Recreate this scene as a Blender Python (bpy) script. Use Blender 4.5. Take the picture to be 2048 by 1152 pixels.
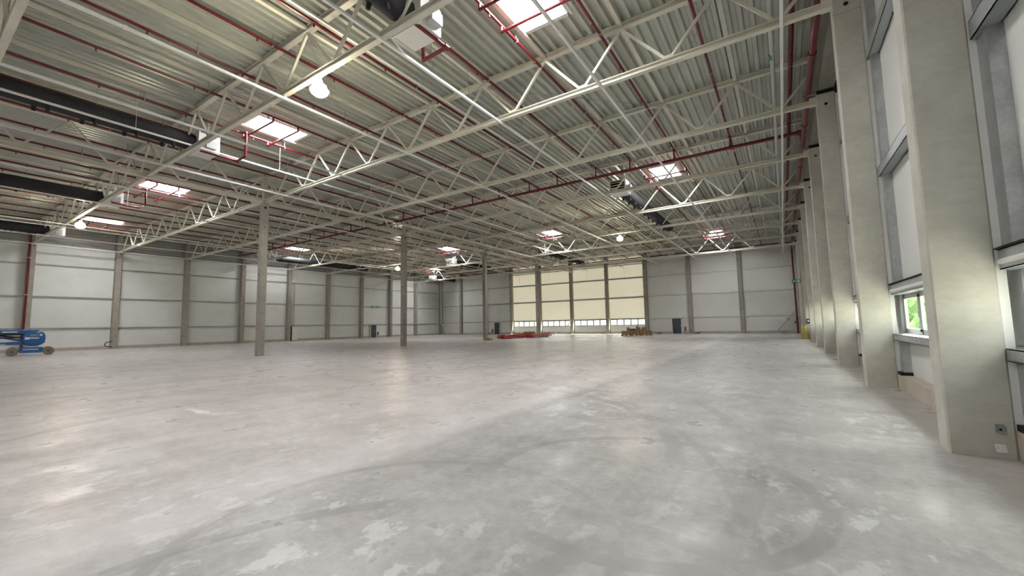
import bpy, math, random
from mathutils import Vector, Matrix
random.seed(7)
for o in list(bpy.data.objects): bpy.data.objects.remove(o)
sc = bpy.context.scene
C = sc.collection

# ------------------------------------------------------------------ camera
cam = bpy.data.cameras.new('camera')
cam.sensor_fit = 'HORIZONTAL'; cam.sensor_width = 36.0; cam.lens = 14.565
cam.clip_start = 0.05; cam.clip_end = 600
co = bpy.data.objects.new('camera', cam); C.objects.link(co)
_r = (0.83697098, 0.54692038, -0.01891241); _u = (0.06428528, -0.06394057, 0.99588102); _f = (-0.54345836, 0.8347393, 0.08867534)
co.matrix_world = Matrix(((_r[0], _u[0], -_f[0], 0), (_r[1], _u[1], -_f[1], 0), (_r[2], _u[2], -_f[2], 1.6634), (0, 0, 0, 1)))
sc.camera = co

# ------------------------------------------------------------------ world, sun, exposure
SKY = 1.55
SUN = 95.0
SKYLIGHT = 51.0
LAMP = 130.0
w = bpy.data.worlds.new('sky'); sc.world = w; w.use_nodes = True
nt = w.node_tree; nt.nodes.clear()
st = nt.nodes.new('ShaderNodeTexSky'); st.sky_type = 'NISHITA'; st.sun_disc = False
st.sun_elevation = math.radians(50); st.sun_rotation = math.radians(30); st.air_density = 1.2; st.dust_density = 3.0
bg = nt.nodes.new('ShaderNodeBackground'); bg.inputs[1].default_value = SKY
wo = nt.nodes.new('ShaderNodeOutputWorld')
hz = nt.nodes.new('ShaderNodeRGBToBW'); hm_ = nt.nodes.new('ShaderNodeMix'); hm_.data_type = 'RGBA'; hm_.inputs[0].default_value = 0.85
wm = nt.nodes.new('ShaderNodeMix'); wm.data_type = 'RGBA'; wm.blend_type = 'MULTIPLY'; wm.inputs[0].default_value = 1.0; wm.inputs[7].default_value = (1.0, 0.97, 0.91, 1)   # hazy, nearly white sky
nt.links.new(st.outputs[0], hz.inputs[0]); nt.links.new(st.outputs[0], hm_.inputs[6]); nt.links.new(hz.outputs[0], hm_.inputs[7])
nt.links.new(hm_.outputs[2], wm.inputs[6]); nt.links.new(wm.outputs[2], bg.inputs[0]); nt.links.new(bg.outputs[0], wo.inputs[0])
sl = bpy.data.lights.new('sun', 'SUN'); sl.energy = SUN; sl.angle = math.radians(0.6); sl.color = (1, 0.95, 0.86)
so = bpy.data.objects.new('sun', sl); C.objects.link(so); so.location = (30, 60, 60)
so.rotation_euler = Vector((-0.5, -0.866, -1.52)).to_track_quat('-Z', 'Y').to_euler()
vs = sc.view_settings
vs.view_transform = 'Standard'; vs.look = 'None'; vs.gamma = 1.0; vs.exposure = 0.64; vs.use_curve_mapping = False
sc.cycles.use_denoising = True
sc.cycles.max_bounces = 7; sc.cycles.diffuse_bounces = 4; sc.cycles.use_adaptive_sampling = True; sc.cycles.adaptive_threshold = 0.12; sc.cycles.use_light_tree = False; sc.cycles.transparent_max_bounces = 12
sc.cycles.sample_clamp_indirect = 6.0

# ------------------------------------------------------------------ materials
class NG:
    def __init__(s, m): s.t = m.node_tree; s.n = s.t.nodes; s.l = s.t.links
    def node(s, ty, **kw):
        n = s.n.new(ty)
        for k, v in kw.items(): setattr(n, k, v)
        return n
    def link(s, a, b): s.l.new(a, b)
    def math(s, op, a, b=None, c=None, clamp=False):
        n = s.n.new('ShaderNodeMath'); n.operation = op; n.use_clamp = clamp
        for i, v in enumerate((a, b, c)):
            if v is None: continue
            if isinstance(v, (int, float)): n.inputs[i].default_value = v
            else: s.l.new(v, n.inputs[i])
        return n.outputs[0]
    def mixc(s, f, a, b, mode='MIX'):
        n = s.n.new('ShaderNodeMix'); n.data_type = 'RGBA'; n.blend_type = mode
        for i, v in ((0, f), (6, a), (7, b)):
            if isinstance(v, (int, float)): n.inputs[i].default_value = v
            elif isinstance(v, tuple): n.inputs[i].default_value = (*v, 1)[:4]
            else: s.l.new(v, n.inputs[i])
        return n.outputs[2]
    def noise(s, vec, scale, detail=3, rough=0.55):
        n = s.n.new('ShaderNodeTexNoise'); n.inputs['Scale'].default_value = scale
        n.inputs['Detail'].default_value = detail; n.inputs['Roughness'].default_value = rough
        if vec is not None: s.l.new(vec, n.inputs['Vector'])
        return n.outputs[0]
    def mapping(s, vec, scale=(1, 1, 1), rot=(0, 0, 0), loc=(0, 0, 0)):
        n = s.n.new('ShaderNodeMapping'); n.inputs[3].default_value = scale; n.inputs[2].default_value = rot; n.inputs[1].default_value = loc
        s.l.new(vec, n.inputs[0]); return n.outputs[0]
    def ramp(s, f, stops):
        n = s.n.new('ShaderNodeMapRange'); n.inputs[1].default_value, n.inputs[2].default_value, n.inputs[3].default_value, n.inputs[4].default_value = stops
        s.l.new(f, n.inputs[0]); return n.outputs[0]

M = {}
def mat(name, col, rough=0.5, metal=0.0, var=0.08, scale=3.0, stretch=(1, 1, 1), bump=0.0, bscale=60.0, world=True, spec=0.5):
    m = bpy.data.materials.new(name); m.use_nodes = True; g = NG(m); b = g.n['Principled BSDF']
    b.inputs['Roughness'].default_value = rough; b.inputs['Metallic'].default_value = metal
    b.inputs['Specular IOR Level'].default_value = spec
    if world: p = g.node('ShaderNodeNewGeometry').outputs['Position']
    else: p = g.node('ShaderNodeTexCoord').outputs['Object']
    v = g.mapping(p, stretch)
    n1 = g.noise(v, scale, 4); n2 = g.noise(v, scale * 6, 3)
    f = g.math('ADD', g.math('MULTIPLY', n1, 0.65), g.math('MULTIPLY', n2, 0.35))
    lo = tuple(c * (1 - 2.2 * var) for c in col); hi = tuple(min(1, c * (1 + 2.2 * var)) for c in col)
    g.link(g.mixc(g.ramp(f, (0.3, 0.7, 0, 1)), lo, hi), b.inputs['Base Color'])
    if bump:
        bn = g.node('ShaderNodeBump'); bn.inputs['Strength'].default_value = bump; bn.inputs['Distance'].default_value = 0.01
        g.link(g.noise(p, bscale, 3), bn.inputs['Height']); g.link(bn.outputs[0], b.inputs['Normal'])
    M[name] = m; return m

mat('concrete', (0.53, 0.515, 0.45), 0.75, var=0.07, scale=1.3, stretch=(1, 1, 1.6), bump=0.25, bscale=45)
mat('concrete_brown', (0.33, 0.305, 0.26), 0.75, var=0.08, scale=1.3, stretch=(1, 1, 1.6), bump=0.25, bscale=45)  # same column concrete, colour darkened for weaker light away from the right windows
mat('concrete_dark', (0.25, 0.24, 0.20), 0.85, var=0.10, scale=1.2, bump=0.3, bscale=40)
mat('plinth', (0.46, 0.41, 0.34), 0.8, var=0.09, scale=2.0, bump=0.3, bscale=35)
mat('cream_steel', (0.70, 0.68, 0.57), 0.42, var=0.05, scale=0.8)
mat('deck', (0.50, 0.52, 0.455), 0.30, 0.25, var=0.05, scale=0.35)
mat('ribbed_sheet', (0.42, 0.42, 0.40), 0.4, 0.3, var=0.06, scale=0.5)
mat('galvanised', (0.50, 0.52, 0.53), 0.33, 0.85, var=0.10, scale=4.0)
mat('girt_steel', (0.42, 0.45, 0.46), 0.42, 0.55, var=0.06, scale=1.0)
mat('white_paint', (0.80, 0.80, 0.77), 0.4, var=0.02)
mat('white_rail', (0.86, 0.87, 0.84), 0.28, var=0.02)
mat('grey_pipe', (0.55, 0.56, 0.56), 0.4, var=0.04)
mat('red_pipe', (0.13, 0.006, 0.009), 0.35, var=0.10, scale=1.5)
mat('red_steel', (0.42, 0.035, 0.03), 0.5, var=0.10)
mat('black_fabric', (0.022, 0.022, 0.026), 0.8, var=0.2, scale=6)
mat('black_rubber', (0.02, 0.02, 0.02), 0.7, var=0.1)
mat('dark_hole', (0.01, 0.01, 0.01), 0.9, var=0.1)
mat('door_grey', (0.045, 0.06, 0.075), 0.45, var=0.05)
mat('frame_grey', (0.36, 0.38, 0.38), 0.4, var=0.04)
mat('blue_paint', (0.012, 0.11, 0.36), 0.22, var=0.08, scale=5)
mat('dark_blue', (0.012, 0.035, 0.12), 0.4, var=0.1)
mat('tyre', (0.20, 0.19, 0.15), 0.8, var=0.15, scale=9)
mat('yellow', (0.55, 0.40, 0.05), 0.45, var=0.06)
mat('cardboard', (0.25, 0.155, 0.08), 0.8, var=0.12, scale=3)
mat('timber', (0.30, 0.20, 0.11), 0.75, var=0.14, scale=4, stretch=(1, 6, 6))
mat('dark_wrap', (0.03, 0.03, 0.07), 0.35, var=0.2)
mat('green_sign', (0.01, 0.28, 0.10), 0.4, var=0.02)
mat('white_sign', (0.85, 0.88, 0.86), 0.4, var=0.01)
mat('paper', (0.80, 0.80, 0.80), 0.7, var=0.06, scale=20)
mat('socket_grey', (0.22, 0.26, 0.27), 0.5, var=0.04)
mat('extinguisher_red', (0.45, 0.02, 0.02), 0.3, var=0.04)
mat('asphalt', (0.20, 0.19, 0.175), 0.9, var=0.1, scale=0.5)
mat('grass', (0.24, 0.30, 0.16), 0.9, var=0.2, scale=0.7)
def leaf_material():
    m = bpy.data.materials.new('leaf'); m.use_nodes = True; g = NG(m); g.n.clear()
    p = g.node('ShaderNodeNewGeometry').outputs['Position']; n = g.ramp(g.noise(p, 2.2, 5), (0.35, 0.65, 0, 1))
    d = g.node('ShaderNodeBsdfDiffuse'); g.link(g.mixc(n, (0.14, 0.24, 0.10), (0.26, 0.38, 0.18)), d.inputs[0])
    t = g.node('ShaderNodeBsdfTranslucent'); g.link(g.mixc(n, (0.14, 0.27, 0.10), (0.28, 0.42, 0.20)), t.inputs[0])
    x = g.node('ShaderNodeMixShader'); x.inputs[0].default_value = 0.5
    o = g.node('ShaderNodeOutputMaterial'); g.link(d.outputs[0], x.inputs[1]); g.link(t.outputs[0], x.inputs[2]); g.link(x.outputs[0], o.inputs[0])
    M['leaf'] = m
leaf_material()
mat('bark', (0.12, 0.08, 0.05), 0.9, var=0.2, scale=6)

def panel_mat(name, col, axis, period=0.05, depth=0.25):
    m = mat(name, col, 0.38, 0.0, var=0.025, scale=0.6); g = NG(m); b = g.n['Principled BSDF']
    p = g.node('ShaderNodeNewGeometry').outputs['Position']
    s = g.node('ShaderNodeSeparateXYZ'); g.link(p, s.inputs[0])
    h = g.math('SINE', g.math('MULTIPLY', s.outputs[axis], 2 * math.pi / period))
    bn = g.node('ShaderNodeBump'); bn.inputs['Strength'].default_value = depth; bn.inputs['Distance'].default_value = 0.004
    g.link(h, bn.inputs['Height']); g.link(bn.outputs[0], b.inputs['Normal'])
panel_mat('panel_side', (0.74, 0.755, 0.72), 1)
panel_mat('panel_end', (0.74, 0.75, 0.71), 0)

def emis(name, col, strength):
    m = bpy.data.materials.new(name); m.use_nodes = True; g = NG(m); g.n.clear()
    e = g.node('ShaderNodeEmission'); e.inputs[1].default_value = strength
    p = g.node('ShaderNodeNewGeometry').outputs['Position']
    n = g.noise(p, 1.5, 2)
    g.link(g.mixc(n, tuple(c * 0.96 for c in col), col), e.inputs[0])
    o = g.node('ShaderNodeOutputMaterial'); g.link(e.outputs[0], o.inputs[0]); M[name] = m
emis('skylight_pane', (0.98, 0.97, 1.0), SKYLIGHT)
emis('lamp_glass', (1.0, 0.88, 0.66), LAMP)

def glass(name, tint, gloss):
    m = bpy.data.materials.new(name); m.use_nodes = True; g = NG(m); g.n.clear()
    t = g.node('ShaderNodeBsdfTransparent'); t.inputs[0].default_value = (*tint, 1)
    s = g.node('ShaderNodeBsdfGlossy'); s.inputs[1].default_value = 0.03
    lw = g.node('ShaderNodeLayerWeight'); fr = g.math('ADD', g.math('MULTIPLY', g.math('POWER', lw.outputs['Facing'], 5.0), gloss), 0.02)
    x = g.node('ShaderNodeMixShader'); o = g.node('ShaderNodeOutputMaterial')
    g.link(fr, x.inputs[0]); g.link(t.outputs[0], x.inputs[1]); g.link(s.outputs[0], x.inputs[2]); g.link(x.outputs[0], o.inputs[0])
    M[name] = m
def daylight_panel():
    m = bpy.data.materials.new('daylight_panel'); m.use_nodes = True; g = NG(m); g.n.clear()
    p = g.node('ShaderNodeNewGeometry').outputs['Position']; n = g.noise(p, 0.5, 3)
    d = g.node('ShaderNodeBsdfDiffuse'); g.link(g.mixc(n, (0.70, 0.70, 0.62), (0.76, 0.76, 0.68)), d.inputs[0])
    t = g.node('ShaderNodeBsdfTranslucent'); g.link(g.mixc(n, (0.95, 0.90, 0.68), (1.0, 0.97, 0.76)), t.inputs[0])
    x = g.node('ShaderNodeMixShader'); x.inputs[0].default_value = 0.013
    o = g.node('ShaderNodeOutputMaterial'); g.link(d.outputs[0], x.inputs[1]); g.link(t.outputs[0], x.inputs[2]); g.link(x.outputs[0], o.inputs[0])
    M['daylight_panel'] = m
daylight_panel()
glass('window_glass', (0.95, 0.98, 0.96), 0.4)

def floor_material():
    m = bpy.data.materials.new('polished_concrete'); m.use_nodes = True; g = NG(m); b = g.n['Principled BSDF']
    p = g.node('ShaderNodeNewGeometry').outputs['Position']
    big = g.noise(p, 0.10, 3)
    streak = g.noise(g.mapping(p, (0.9, 0.14, 1), (0, 0, 0.06)), 1.0, 5, 0.62)
    streak2 = g.noise(g.mapping(p, (0.35, 1.3, 1), (0, 0, 0.5)), 1.0, 3, 0.6)
    cloud = g.noise(p, 1.1, 3, 0.65)
    fine = g.noise(p, 9.0, 4, 0.7)
    f = g.math('ADD', g.math('ADD', g.math('MULTIPLY', streak, 0.36), g.math('MULTIPLY', cloud, 0.22)),
               g.math('ADD', g.math('MULTIPLY', streak2, 0.16), g.math('MULTIPLY', fine, 0.26)))
    col = g.mixc(g.ramp(f, (0.40, 0.60, 0, 1)), (0.345, 0.325, 0.312), (0.64, 0.61, 0.595))
    col = g.mixc(g.ramp(big, (0.35, 0.65, 0, 0.35)), col, (0.55, 0.505, 0.475))
    # brown stains
    stn = g.ramp(g.noise(p, 0.7, 5, 0.6), (0.52, 0.75, 0, 0.30))
    col = g.mixc(stn, col, (0.33, 0.27, 0.19))
    # pour bays along the hall, one tone per strip
    sp = g.node('ShaderNodeSeparateXYZ'); g.link(p, sp.inputs[0])
    cell = g.math('FLOOR', g.math('DIVIDE', g.math('ADD', sp.outputs[0], 3.1), 4.3))
    wn = g.node('ShaderNodeTexWhiteNoise'); wn.noise_dimensions = '1D'; g.link(cell, wn.inputs['W'])
    col = g.mixc(g.ramp(wn.outputs[0], (0, 1, 0.0, 0.22)), col, (0.40, 0.385, 0.375))
    # greyer pour nearest the right wall, with a ragged edge
    edge = g.math('ADD', sp.outputs[0], g.math('MULTIPLY', g.math('SUBTRACT', streak2, 0.5), 0.9))
    grey = g.ramp(edge, (-4.45, -4.2, 0, 0.55))
    col = g.mixc(grey, col, g.mixc(g.ramp(f, (0.40, 0.60, 0, 1)), (0.24, 0.245, 0.245), (0.45, 0.455, 0.45)))
    pale = g.math('MULTIPLY', g.ramp(g.math('ABSOLUTE', g.math('ADD', edge, 4.75)), (0.10, 0.5, 1, 0)), 0.35)
    col = g.mixc(pale, col, (0.70, 0.69, 0.68))
    # pale crisp blotches of dried slurry
    blv = g.mapping(p, (1, 0.75, 1), (0, 0, 0.6))
    near = g.ramp(g.noise(p, 0.33, 2), (0.42, 0.62, 0.15, 1))
    bl = g.math('MULTIPLY', g.ramp(g.noise(blv, 3.4, 5, 0.68), (0.545, 0.60, 0, 0.6)), near)
    col = g.mixc(bl, col, (0.70, 0.70, 0.69))
    dk = g.ramp(g.noise(g.mapping(p, (1, 0.8, 1), (0, 0, -0.5), (7, 3, 0)), 2.3, 5, 0.65), (0.57, 0.68, 0, 0.15))
    col = g.mixc(dk, col, (0.27, 0.265, 0.25))
    # dusty strip between the columns
    col = g.mixc(g.ramp(sp.outputs[0], (1.56, 1.59, 0, 0.55)), col, (0.36, 0.325, 0.285))
    # sawn joints
    def joint(c, period, off):
        t = g.math('ABSOLUTE', g.math('SUBTRACT', g.math('FRACT', g.math('DIVIDE', g.math('ADD', c, off), period)), 0.5))
        return g.math('LESS_THAN', t, 0.02 / period)
    j = joint(sp.outputs[1], 24.0, -1.4)
    col = g.mixc(g.math('MULTIPLY', j, 0.45), col, (0.66, 0.65, 0.62))
    # tyre arcs
    tot = None
    for cx, cy, R, wd, amt in ((-6.28, 4.47, 5.16, 0.13, 0.45), (-9.96, 1.88, 9.85, 0.08, 0.4), (-8.84, 4.93, 8.5, 0.12, 0.4), (-1.41, 4.53, 1.63, 0.10, 0.5), (-1.38, 0.85, 2.66, 0.10, 0.55),
                               (-2.74, 2.45, 1.72, 0.07, 0.45), (-8.3, 10.8, 1.7, 0.09, 0.6), (-8.6, 11.2, 2.3, 0.09, 0.55), (-11, 14.6, 6.3, 0.08, 0.5), (-12.5, 20, 9, 0.10, 0.5), (-9.2, 12.4, 3.4, 0.08, 0.5), (-3.6, 18, 6, 0.10, 0.4), (-17, 22, 12, 0.10, 0.5), (-14, 9, 4.2, 0.08, 0.4)):
        dn = g.node('ShaderNodeVectorMath', operation='DISTANCE'); g.link(p, dn.inputs[0]); dn.inputs[1].default_value = (cx, cy, 0)
        a = g.math('ABSOLUTE', g.math('SUBTRACT', dn.outputs['Value'], R))
        k = g.math('MULTIPLY', g.ramp(a, (wd * 0.7, wd, 1, 0)), amt * 0.72)
        tot = k if tot is None else g.math('MAXIMUM', tot, k)
    brk = g.ramp(g.noise(p, 0.45, 4, 0.6), (0.36, 0.55, 0, 1.5))
    tot = g.math('MULTIPLY', tot, g.math('MULTIPLY', brk, g.ramp(fine, (0.3, 0.7, 0.4, 1))))
    col = g.mixc(tot, col, (0.20, 0.19, 0.175))
    g.link(col, b.inputs['Base Color'])
    g.link(g.ramp(g.math('ADD', g.math('MULTIPLY', cloud, 0.6), g.math('MULTIPLY', streak, 0.4)), (0.38, 0.62, 0.50, 0.25)), b.inputs['Roughness'])
    b.inputs['Specular IOR Level'].default_value = 0.26
    bn = g.node('ShaderNodeBump'); bn.inputs['Strength'].default_value = 0.04; bn.inputs['Distance'].default_value = 0.004
    g.link(g.math('ADD', g.noise(p, 0.9, 2), g.math('MULTIPLY', g.noise(p, 3.0, 1), 0.3)), bn.inputs['Height']); g.link(bn.outputs[0], b.inputs['Normal'])
    M['floor'] = m
floor_material()

# ------------------------------------------------------------------ mesh helpers
class MB:
    def __init__(s): s.v = []; s.f = []
    def add(s, vs, fs):
        n = len(s.v); s.v += [tuple(q) for q in vs]; s.f += [tuple(i + n for i in q) for q in fs]; return s
    def box(s, x0, x1, y0, y1, z0, z1):
        x0, x1 = min(x0, x1), max(x0, x1); y0, y1 = min(y0, y1), max(y0, y1); z0, z1 = min(z0, z1), max(z0, z1)
        return s.add([(x0, y0, z0), (x1, y0, z0), (x1, y1, z0), (x0, y1, z0), (x0, y0, z1), (x1, y0, z1), (x1, y1, z1), (x0, y1, z1)],
                     [(3, 2, 1, 0), (4, 5, 6, 7), (0, 1, 5, 4), (1, 2, 6, 5), (2, 3, 7, 6), (3, 0, 4, 7)])
    def frame(s, p, q):
        p, q = Vector(p), Vector(q); d = (q - p).normalized()
        a = Vector((0, 0, 1)) if abs(d.z) < 0.9 else Vector((1, 0, 0))
        u = d.cross(a).normalized(); v = u.cross(d).normalized(); return p, q, u, v
    def tube(s, p, q, r, n=8, r2=None):
        p, q, u, v = s.frame(p, q); r2 = r if r2 is None else r2
        vs = [p + u * (r * math.cos(2 * math.pi * i / n)) + v * (r * math.sin(2 * math.pi * i / n)) for i in range(n)]
        vs += [q + u * (r2 * math.cos(2 * math.pi * i / n)) + v * (r2 * math.sin(2 * math.pi * i / n)) for i in range(n)]
        fs = [(i, (i + 1) % n, n + (i + 1) % n, n + i) for i in range(n)] + [tuple(range(n))[::-1], tuple(range(n, 2 * n))]
        return s.add(vs, fs)
    def bar(s, p, q, a, b=None):
        b = a if b is None else b; p, q, u, v = s.frame(p, q); a /= 2; b /= 2
        vs = [e + u * (sx * a) + v * (sy * b) for e in (p, q) for sx, sy in ((-1, -1), (1, -1), (1, 1), (-1, 1))]
        return s.add(vs, [(0, 1, 2, 3), (7, 6, 5, 4), (0, 4, 5, 1), (1, 5, 6, 2), (2, 6, 7, 3), (3, 7, 4, 0)])
    def path(s, pts, r, n=8):
        for a, b in zip(pts, pts[1:]): s.tube(a, b, r, n)
        for a in pts[1:-1]: s.ball(a, r * 1.08, n)
        return s
    def ball(s, c, r, n=8, sz=None):
        c = Vector(c); k = max(3, n // 2); sz = sz or (1, 1, 1)
        vs = [c + Vector((0, 0, -r * sz[2]))]
        for j in range(1, k):
            t = -math.pi / 2 + math.pi * j / k
            vs += [c + Vector((r * sz[0] * math.cos(t) * math.cos(2 * math.pi * i / n), r * sz[1] * math.cos(t) * math.sin(2 * math.pi * i / n), r * sz[2] * math.sin(t))) for i in range(n)]
        vs.append(c + Vector((0, 0, r * sz[2]))); top = len(vs) - 1
        fs = [(0, 1 + (i + 1) % n, 1 + i) for i in range(n)]
        for j in range(k - 2):
            a = 1 + j * n; fs += [(a + i, a + (i + 1) % n, a + n + (i + 1) % n, a + n + i) for i in range(n)]
        a = 1 + (k - 2) * n; fs += [(a + i, a + (i + 1) % n, top) for i in range(n)]
        return s.add(vs, fs)
    def lathe(s, prof, n=16, c=(0, 0, 0)):
        vs = []
        for r, z in prof: vs += [(c[0] + r * math.cos(2 * math.pi * i / n), c[1] + r * math.sin(2 * math.pi * i / n), c[2] + z) for i in range(n)]
        fs = []
        for j in range(len(prof) - 1): fs += [(j * n + i, j * n + (i + 1) % n, (j + 1) * n + (i + 1) % n, (j + 1) * n + i) for i in range(n)]
        return s.add(vs, fs)
    def extrude(s, prof, axis, a, b):
        # prof: closed polygon in the two other axes (in x,y,z order), extruded along axis
        n = len(prof)
        def mk(p, t): l = list(p); l.insert(axis, t); return tuple(l)
        vs = [mk(p, a) for p in prof] + [mk(p, b) for p in prof]
        return s.add(vs, [(i, (i + 1) % n, n + (i + 1) % n, n + i) for i in range(n)] + [tuple(range(n))[::-1], tuple(range(n, 2 * n))])
    def mesh(s, name, m, smooth=False):
        me = bpy.data.meshes.new(name); me.from_pydata(s.v, [], s.f); me.update()
        import bmesh
        bm = bmesh.new(); bm.from_mesh(me); bmesh.ops.recalc_face_normals(bm, faces=bm.faces); bm.to_mesh(me); bm.free()
        if m: me.materials.append(M[m])
        if smooth:
            for p in me.polygons: p.use_smooth = True
            try: me.set_sharp_from_angle(angle=math.radians(38))
            except Exception: pass
        return me

def obj(name, mb, m=None, parent=None, loc=(0, 0, 0), rz=0.0, smooth=False, rot=None):
    me = mb.mesh(name, m, smooth) if isinstance(mb, MB) else mb
    o = bpy.data.objects.new(name, me); C.objects.link(o); o.location = loc
    o.rotation_euler = rot if rot else (0, 0, rz)
    if parent: o.parent = parent
    return o
def tag(o, label, cat, group=None):
    o['label'] = label; o['category'] = cat
    if group: o['group'] = group
    return o
def thing(name, label, cat, loc=(0, 0, 0), rz=0.0, group=None):
    o = bpy.data.objects.new(name, None); C.objects.link(o); o.location = loc; o.rotation_euler = (0, 0, rz)
    o.empty_display_size = 0.2
    return tag(o, label, cat, group)
def struct(o): o['kind'] = 'structure'; return o
def dup(src, parent, loc=(0, 0, 0), rz=0.0):
    c = src.copy(); C.objects.link(c); c.parent = parent; c.location = loc; c.rotation_euler = (0, 0, rz); return c
ORD = ['first', 'second', 'third', 'fourth', 'fifth', 'sixth', 'seventh', 'eighth', 'ninth', 'tenth', 'eleventh', 'twelfth', 'thirteenth',
       'fourteenth', 'fifteenth', 'sixteenth', 'seventeenth', 'eighteenth', 'nineteenth', 'twentieth', 'twenty-first', 'twenty-second', 'twenty-third', 'twenty-fourth']

# ------------------------------------------------------------------ main dimensions (metres)
YK = lambda k: 7.5 + 6 * (k - 1)          # bay lines along the hall
XR, XRW = 1.6, 2.40                        # inner face of the right columns, right wall panel face
XI = -28.08                                # middle row
XL, XLW = -57.61, -58.20                   # left column face, left wall panel face
YB = 62.60; YF = -22.7                     # back wall face, wall behind the camera
ZD = 12.0                                  # underside of the roof deck
BX = [-52.55, -46.65, -40.74, -34.92, -28.95, -22.88, -16.90, -10.80, -4.50]

# ------------------------------------------------------------------ floor, ground, roof deck
struct(obj('floor', MB().box(XLW - 0.1, XRW + 0.1, YF - 0.1, YB + 0.1, -0.25, 0.0), 'floor'))
struct(obj('yard_ground', MB().box(-130, 90, -60, 140, -0.45, -0.26), 'asphalt'))

SKX, SKY_ = 0.88, 1.27
SKYL = [(-6.2, 10.7), (-21.42, 10.72), (-36.75, 10.8), (-52.1, 10.95), (-6.2, 29.2), (-52.2, 29.3), (-21.5, 41.5), (-37.0, 41.5), (-6.1, 53.3), (-52.3, 53.9), (-6.2, -2.0), (-36.8, -2.0), (-21.4, -14.0), (-52.0, -14.0)]  # last four are unseen, added to light the near columns from behind
def deck():
    P = 0.35; prof = [(0.0, 0.0), (0.13, 0.0), (0.175, 0.13), (0.305, 0.13)]
    xs = []; x = XLW - 0.2
    while x < XRW + 0.2:
        xs += [(x + a, ZD + b) for a, b in prof]; x += P
    cuts = sorted(set([YF - 0.2, YB + 0.2] + [round(sy + s * SKY_, 3) for sx, sy in SKYL for s in (-1, 1)]))
    mb = MB()
    for y0, y1 in zip(cuts, cuts[1:]):
        holes = [(sx - SKX, sx + SKX) for sx, sy in SKYL if sy - SKY_ < (y0 + y1) / 2 < sy + SKY_]
        n0 = len(mb.v)
        for xx, zz in xs: mb.v += [(xx, y0, zz), (xx, y1, zz)]
        for i in range(len(xs) - 1):
            mid = (xs[i][0] + xs[i + 1][0]) / 2
            if any(a < mid < b for a, b in holes): continue
            a = n0 + 2 * i; mb.f.append((a, a + 2, a + 3, a + 1))
    return mb
ceil_ = struct(obj('ceiling', deck(), 'deck'))
tp = MB()
_c = sorted(set([YF - 0.3, YB + 0.3] + [sy + s * SKY_ for sx, sy in SKYL for s in (-1, 1)]))
for y0, y1 in zip(_c, _c[1:]):
    xs_ = [XLW - 0.3]
    for sx, sy in sorted(SKYL):
        if sy - SKY_ < (y0 + y1) / 2 < sy + SKY_: xs_ += [sx - SKX, sx + SKX]
    xs_.append(XRW + 0.3)
    for a, b in zip(xs_[::2], xs_[1::2]): tp.box(a, b, y0, y1, ZD + 0.14, ZD + 0.30)
obj('roof_insulation', tp, 'deck', ceil_)

SKN = ['nearest skylight, above the red loop of pipe by the black duct', 'skylight with red pipe crossbars beside the left bright lamp truss', 'skylight seen just left of the middle girder, over a red riser pipe',
       'skylight nearest the left wall, behind the warm lamp', 'skylight just beyond the long red main pipe on the right', 'skylight just beyond the red main pipe, near the left wall',
       'skylight right of the third free-standing column', 'skylight between second and third free-standing columns, upper one', 'farthest skylight on the right, before the back wall',
       'farthest skylight on the left, by the back corner', 'added fill skylight behind the camera on the right', 'added fill skylight behind the camera near the left wall', 'rearmost added fill skylight behind the camera, right one', 'rearmost added fill skylight behind the camera, left one']
for (sx, sy), lb in zip(SKYL, SKN):
    t = thing('skylight', 'bright white ' + lb, 'skylight', (sx, sy, ZD - 0.03), group='roof skylights')
    fr = MB(); a, b = SKX, SKY_
    for x0, x1, y0, y1 in ((-a - 0.1, -a + 0.05, -b - 0.1, b + 0.1), (a - 0.05, a + 0.1, -b - 0.1, b + 0.1), (-a, a, -b - 0.1, -b + 0.05), (-a, a, b - 0.05, b + 0.1)): fr.box(x0, x1, y0, y1, 0, 0.36)
    obj('curb', fr, 'white_paint', t)
    for k in range(2): obj('pane', MB().box(-a + 0.05, a - 0.05, -b + 0.06 + k * b, k * b - 0.03, 0.27, 0.29), 'skylight_pane', t)
    obj('glazing_bar', MB().box(-a + 0.05, a - 0.05, -0.03, 0.03, 0.24, 0.30), 'white_paint', t)

# ------------------------------------------------------------------ walls
def girt(parent, axis, pos, a, b, z, h, d, m='girt_steel'):
    # C-shaped girt: web plus two lips; axis 'x' -> runs along y at x=pos, d = depth towards the hall
    mb = MB(); t = 0.012
    for z0, z1, dd in ((z - h / 2, z - h / 2 + t, d), (z + h / 2 - t, z + h / 2, d), (z - h / 2, z + h / 2, t * (1 if d > 0 else -1))):
        if axis == 'x': mb.box(pos, pos + dd, a, b, z0, z1)
        else: mb.box(a, b, pos, pos + dd, z0, z1)
    if axis == 'x': mb.box(pos + d - (t if d > 0 else -t), pos + d, a, b, z - h / 2, z + h / 2)
    else: mb.box(a, b, pos + d - (t if d > 0 else -t), pos + d, z - h / 2, z + h / 2)
    return obj('girt', mb, m, parent)

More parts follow.
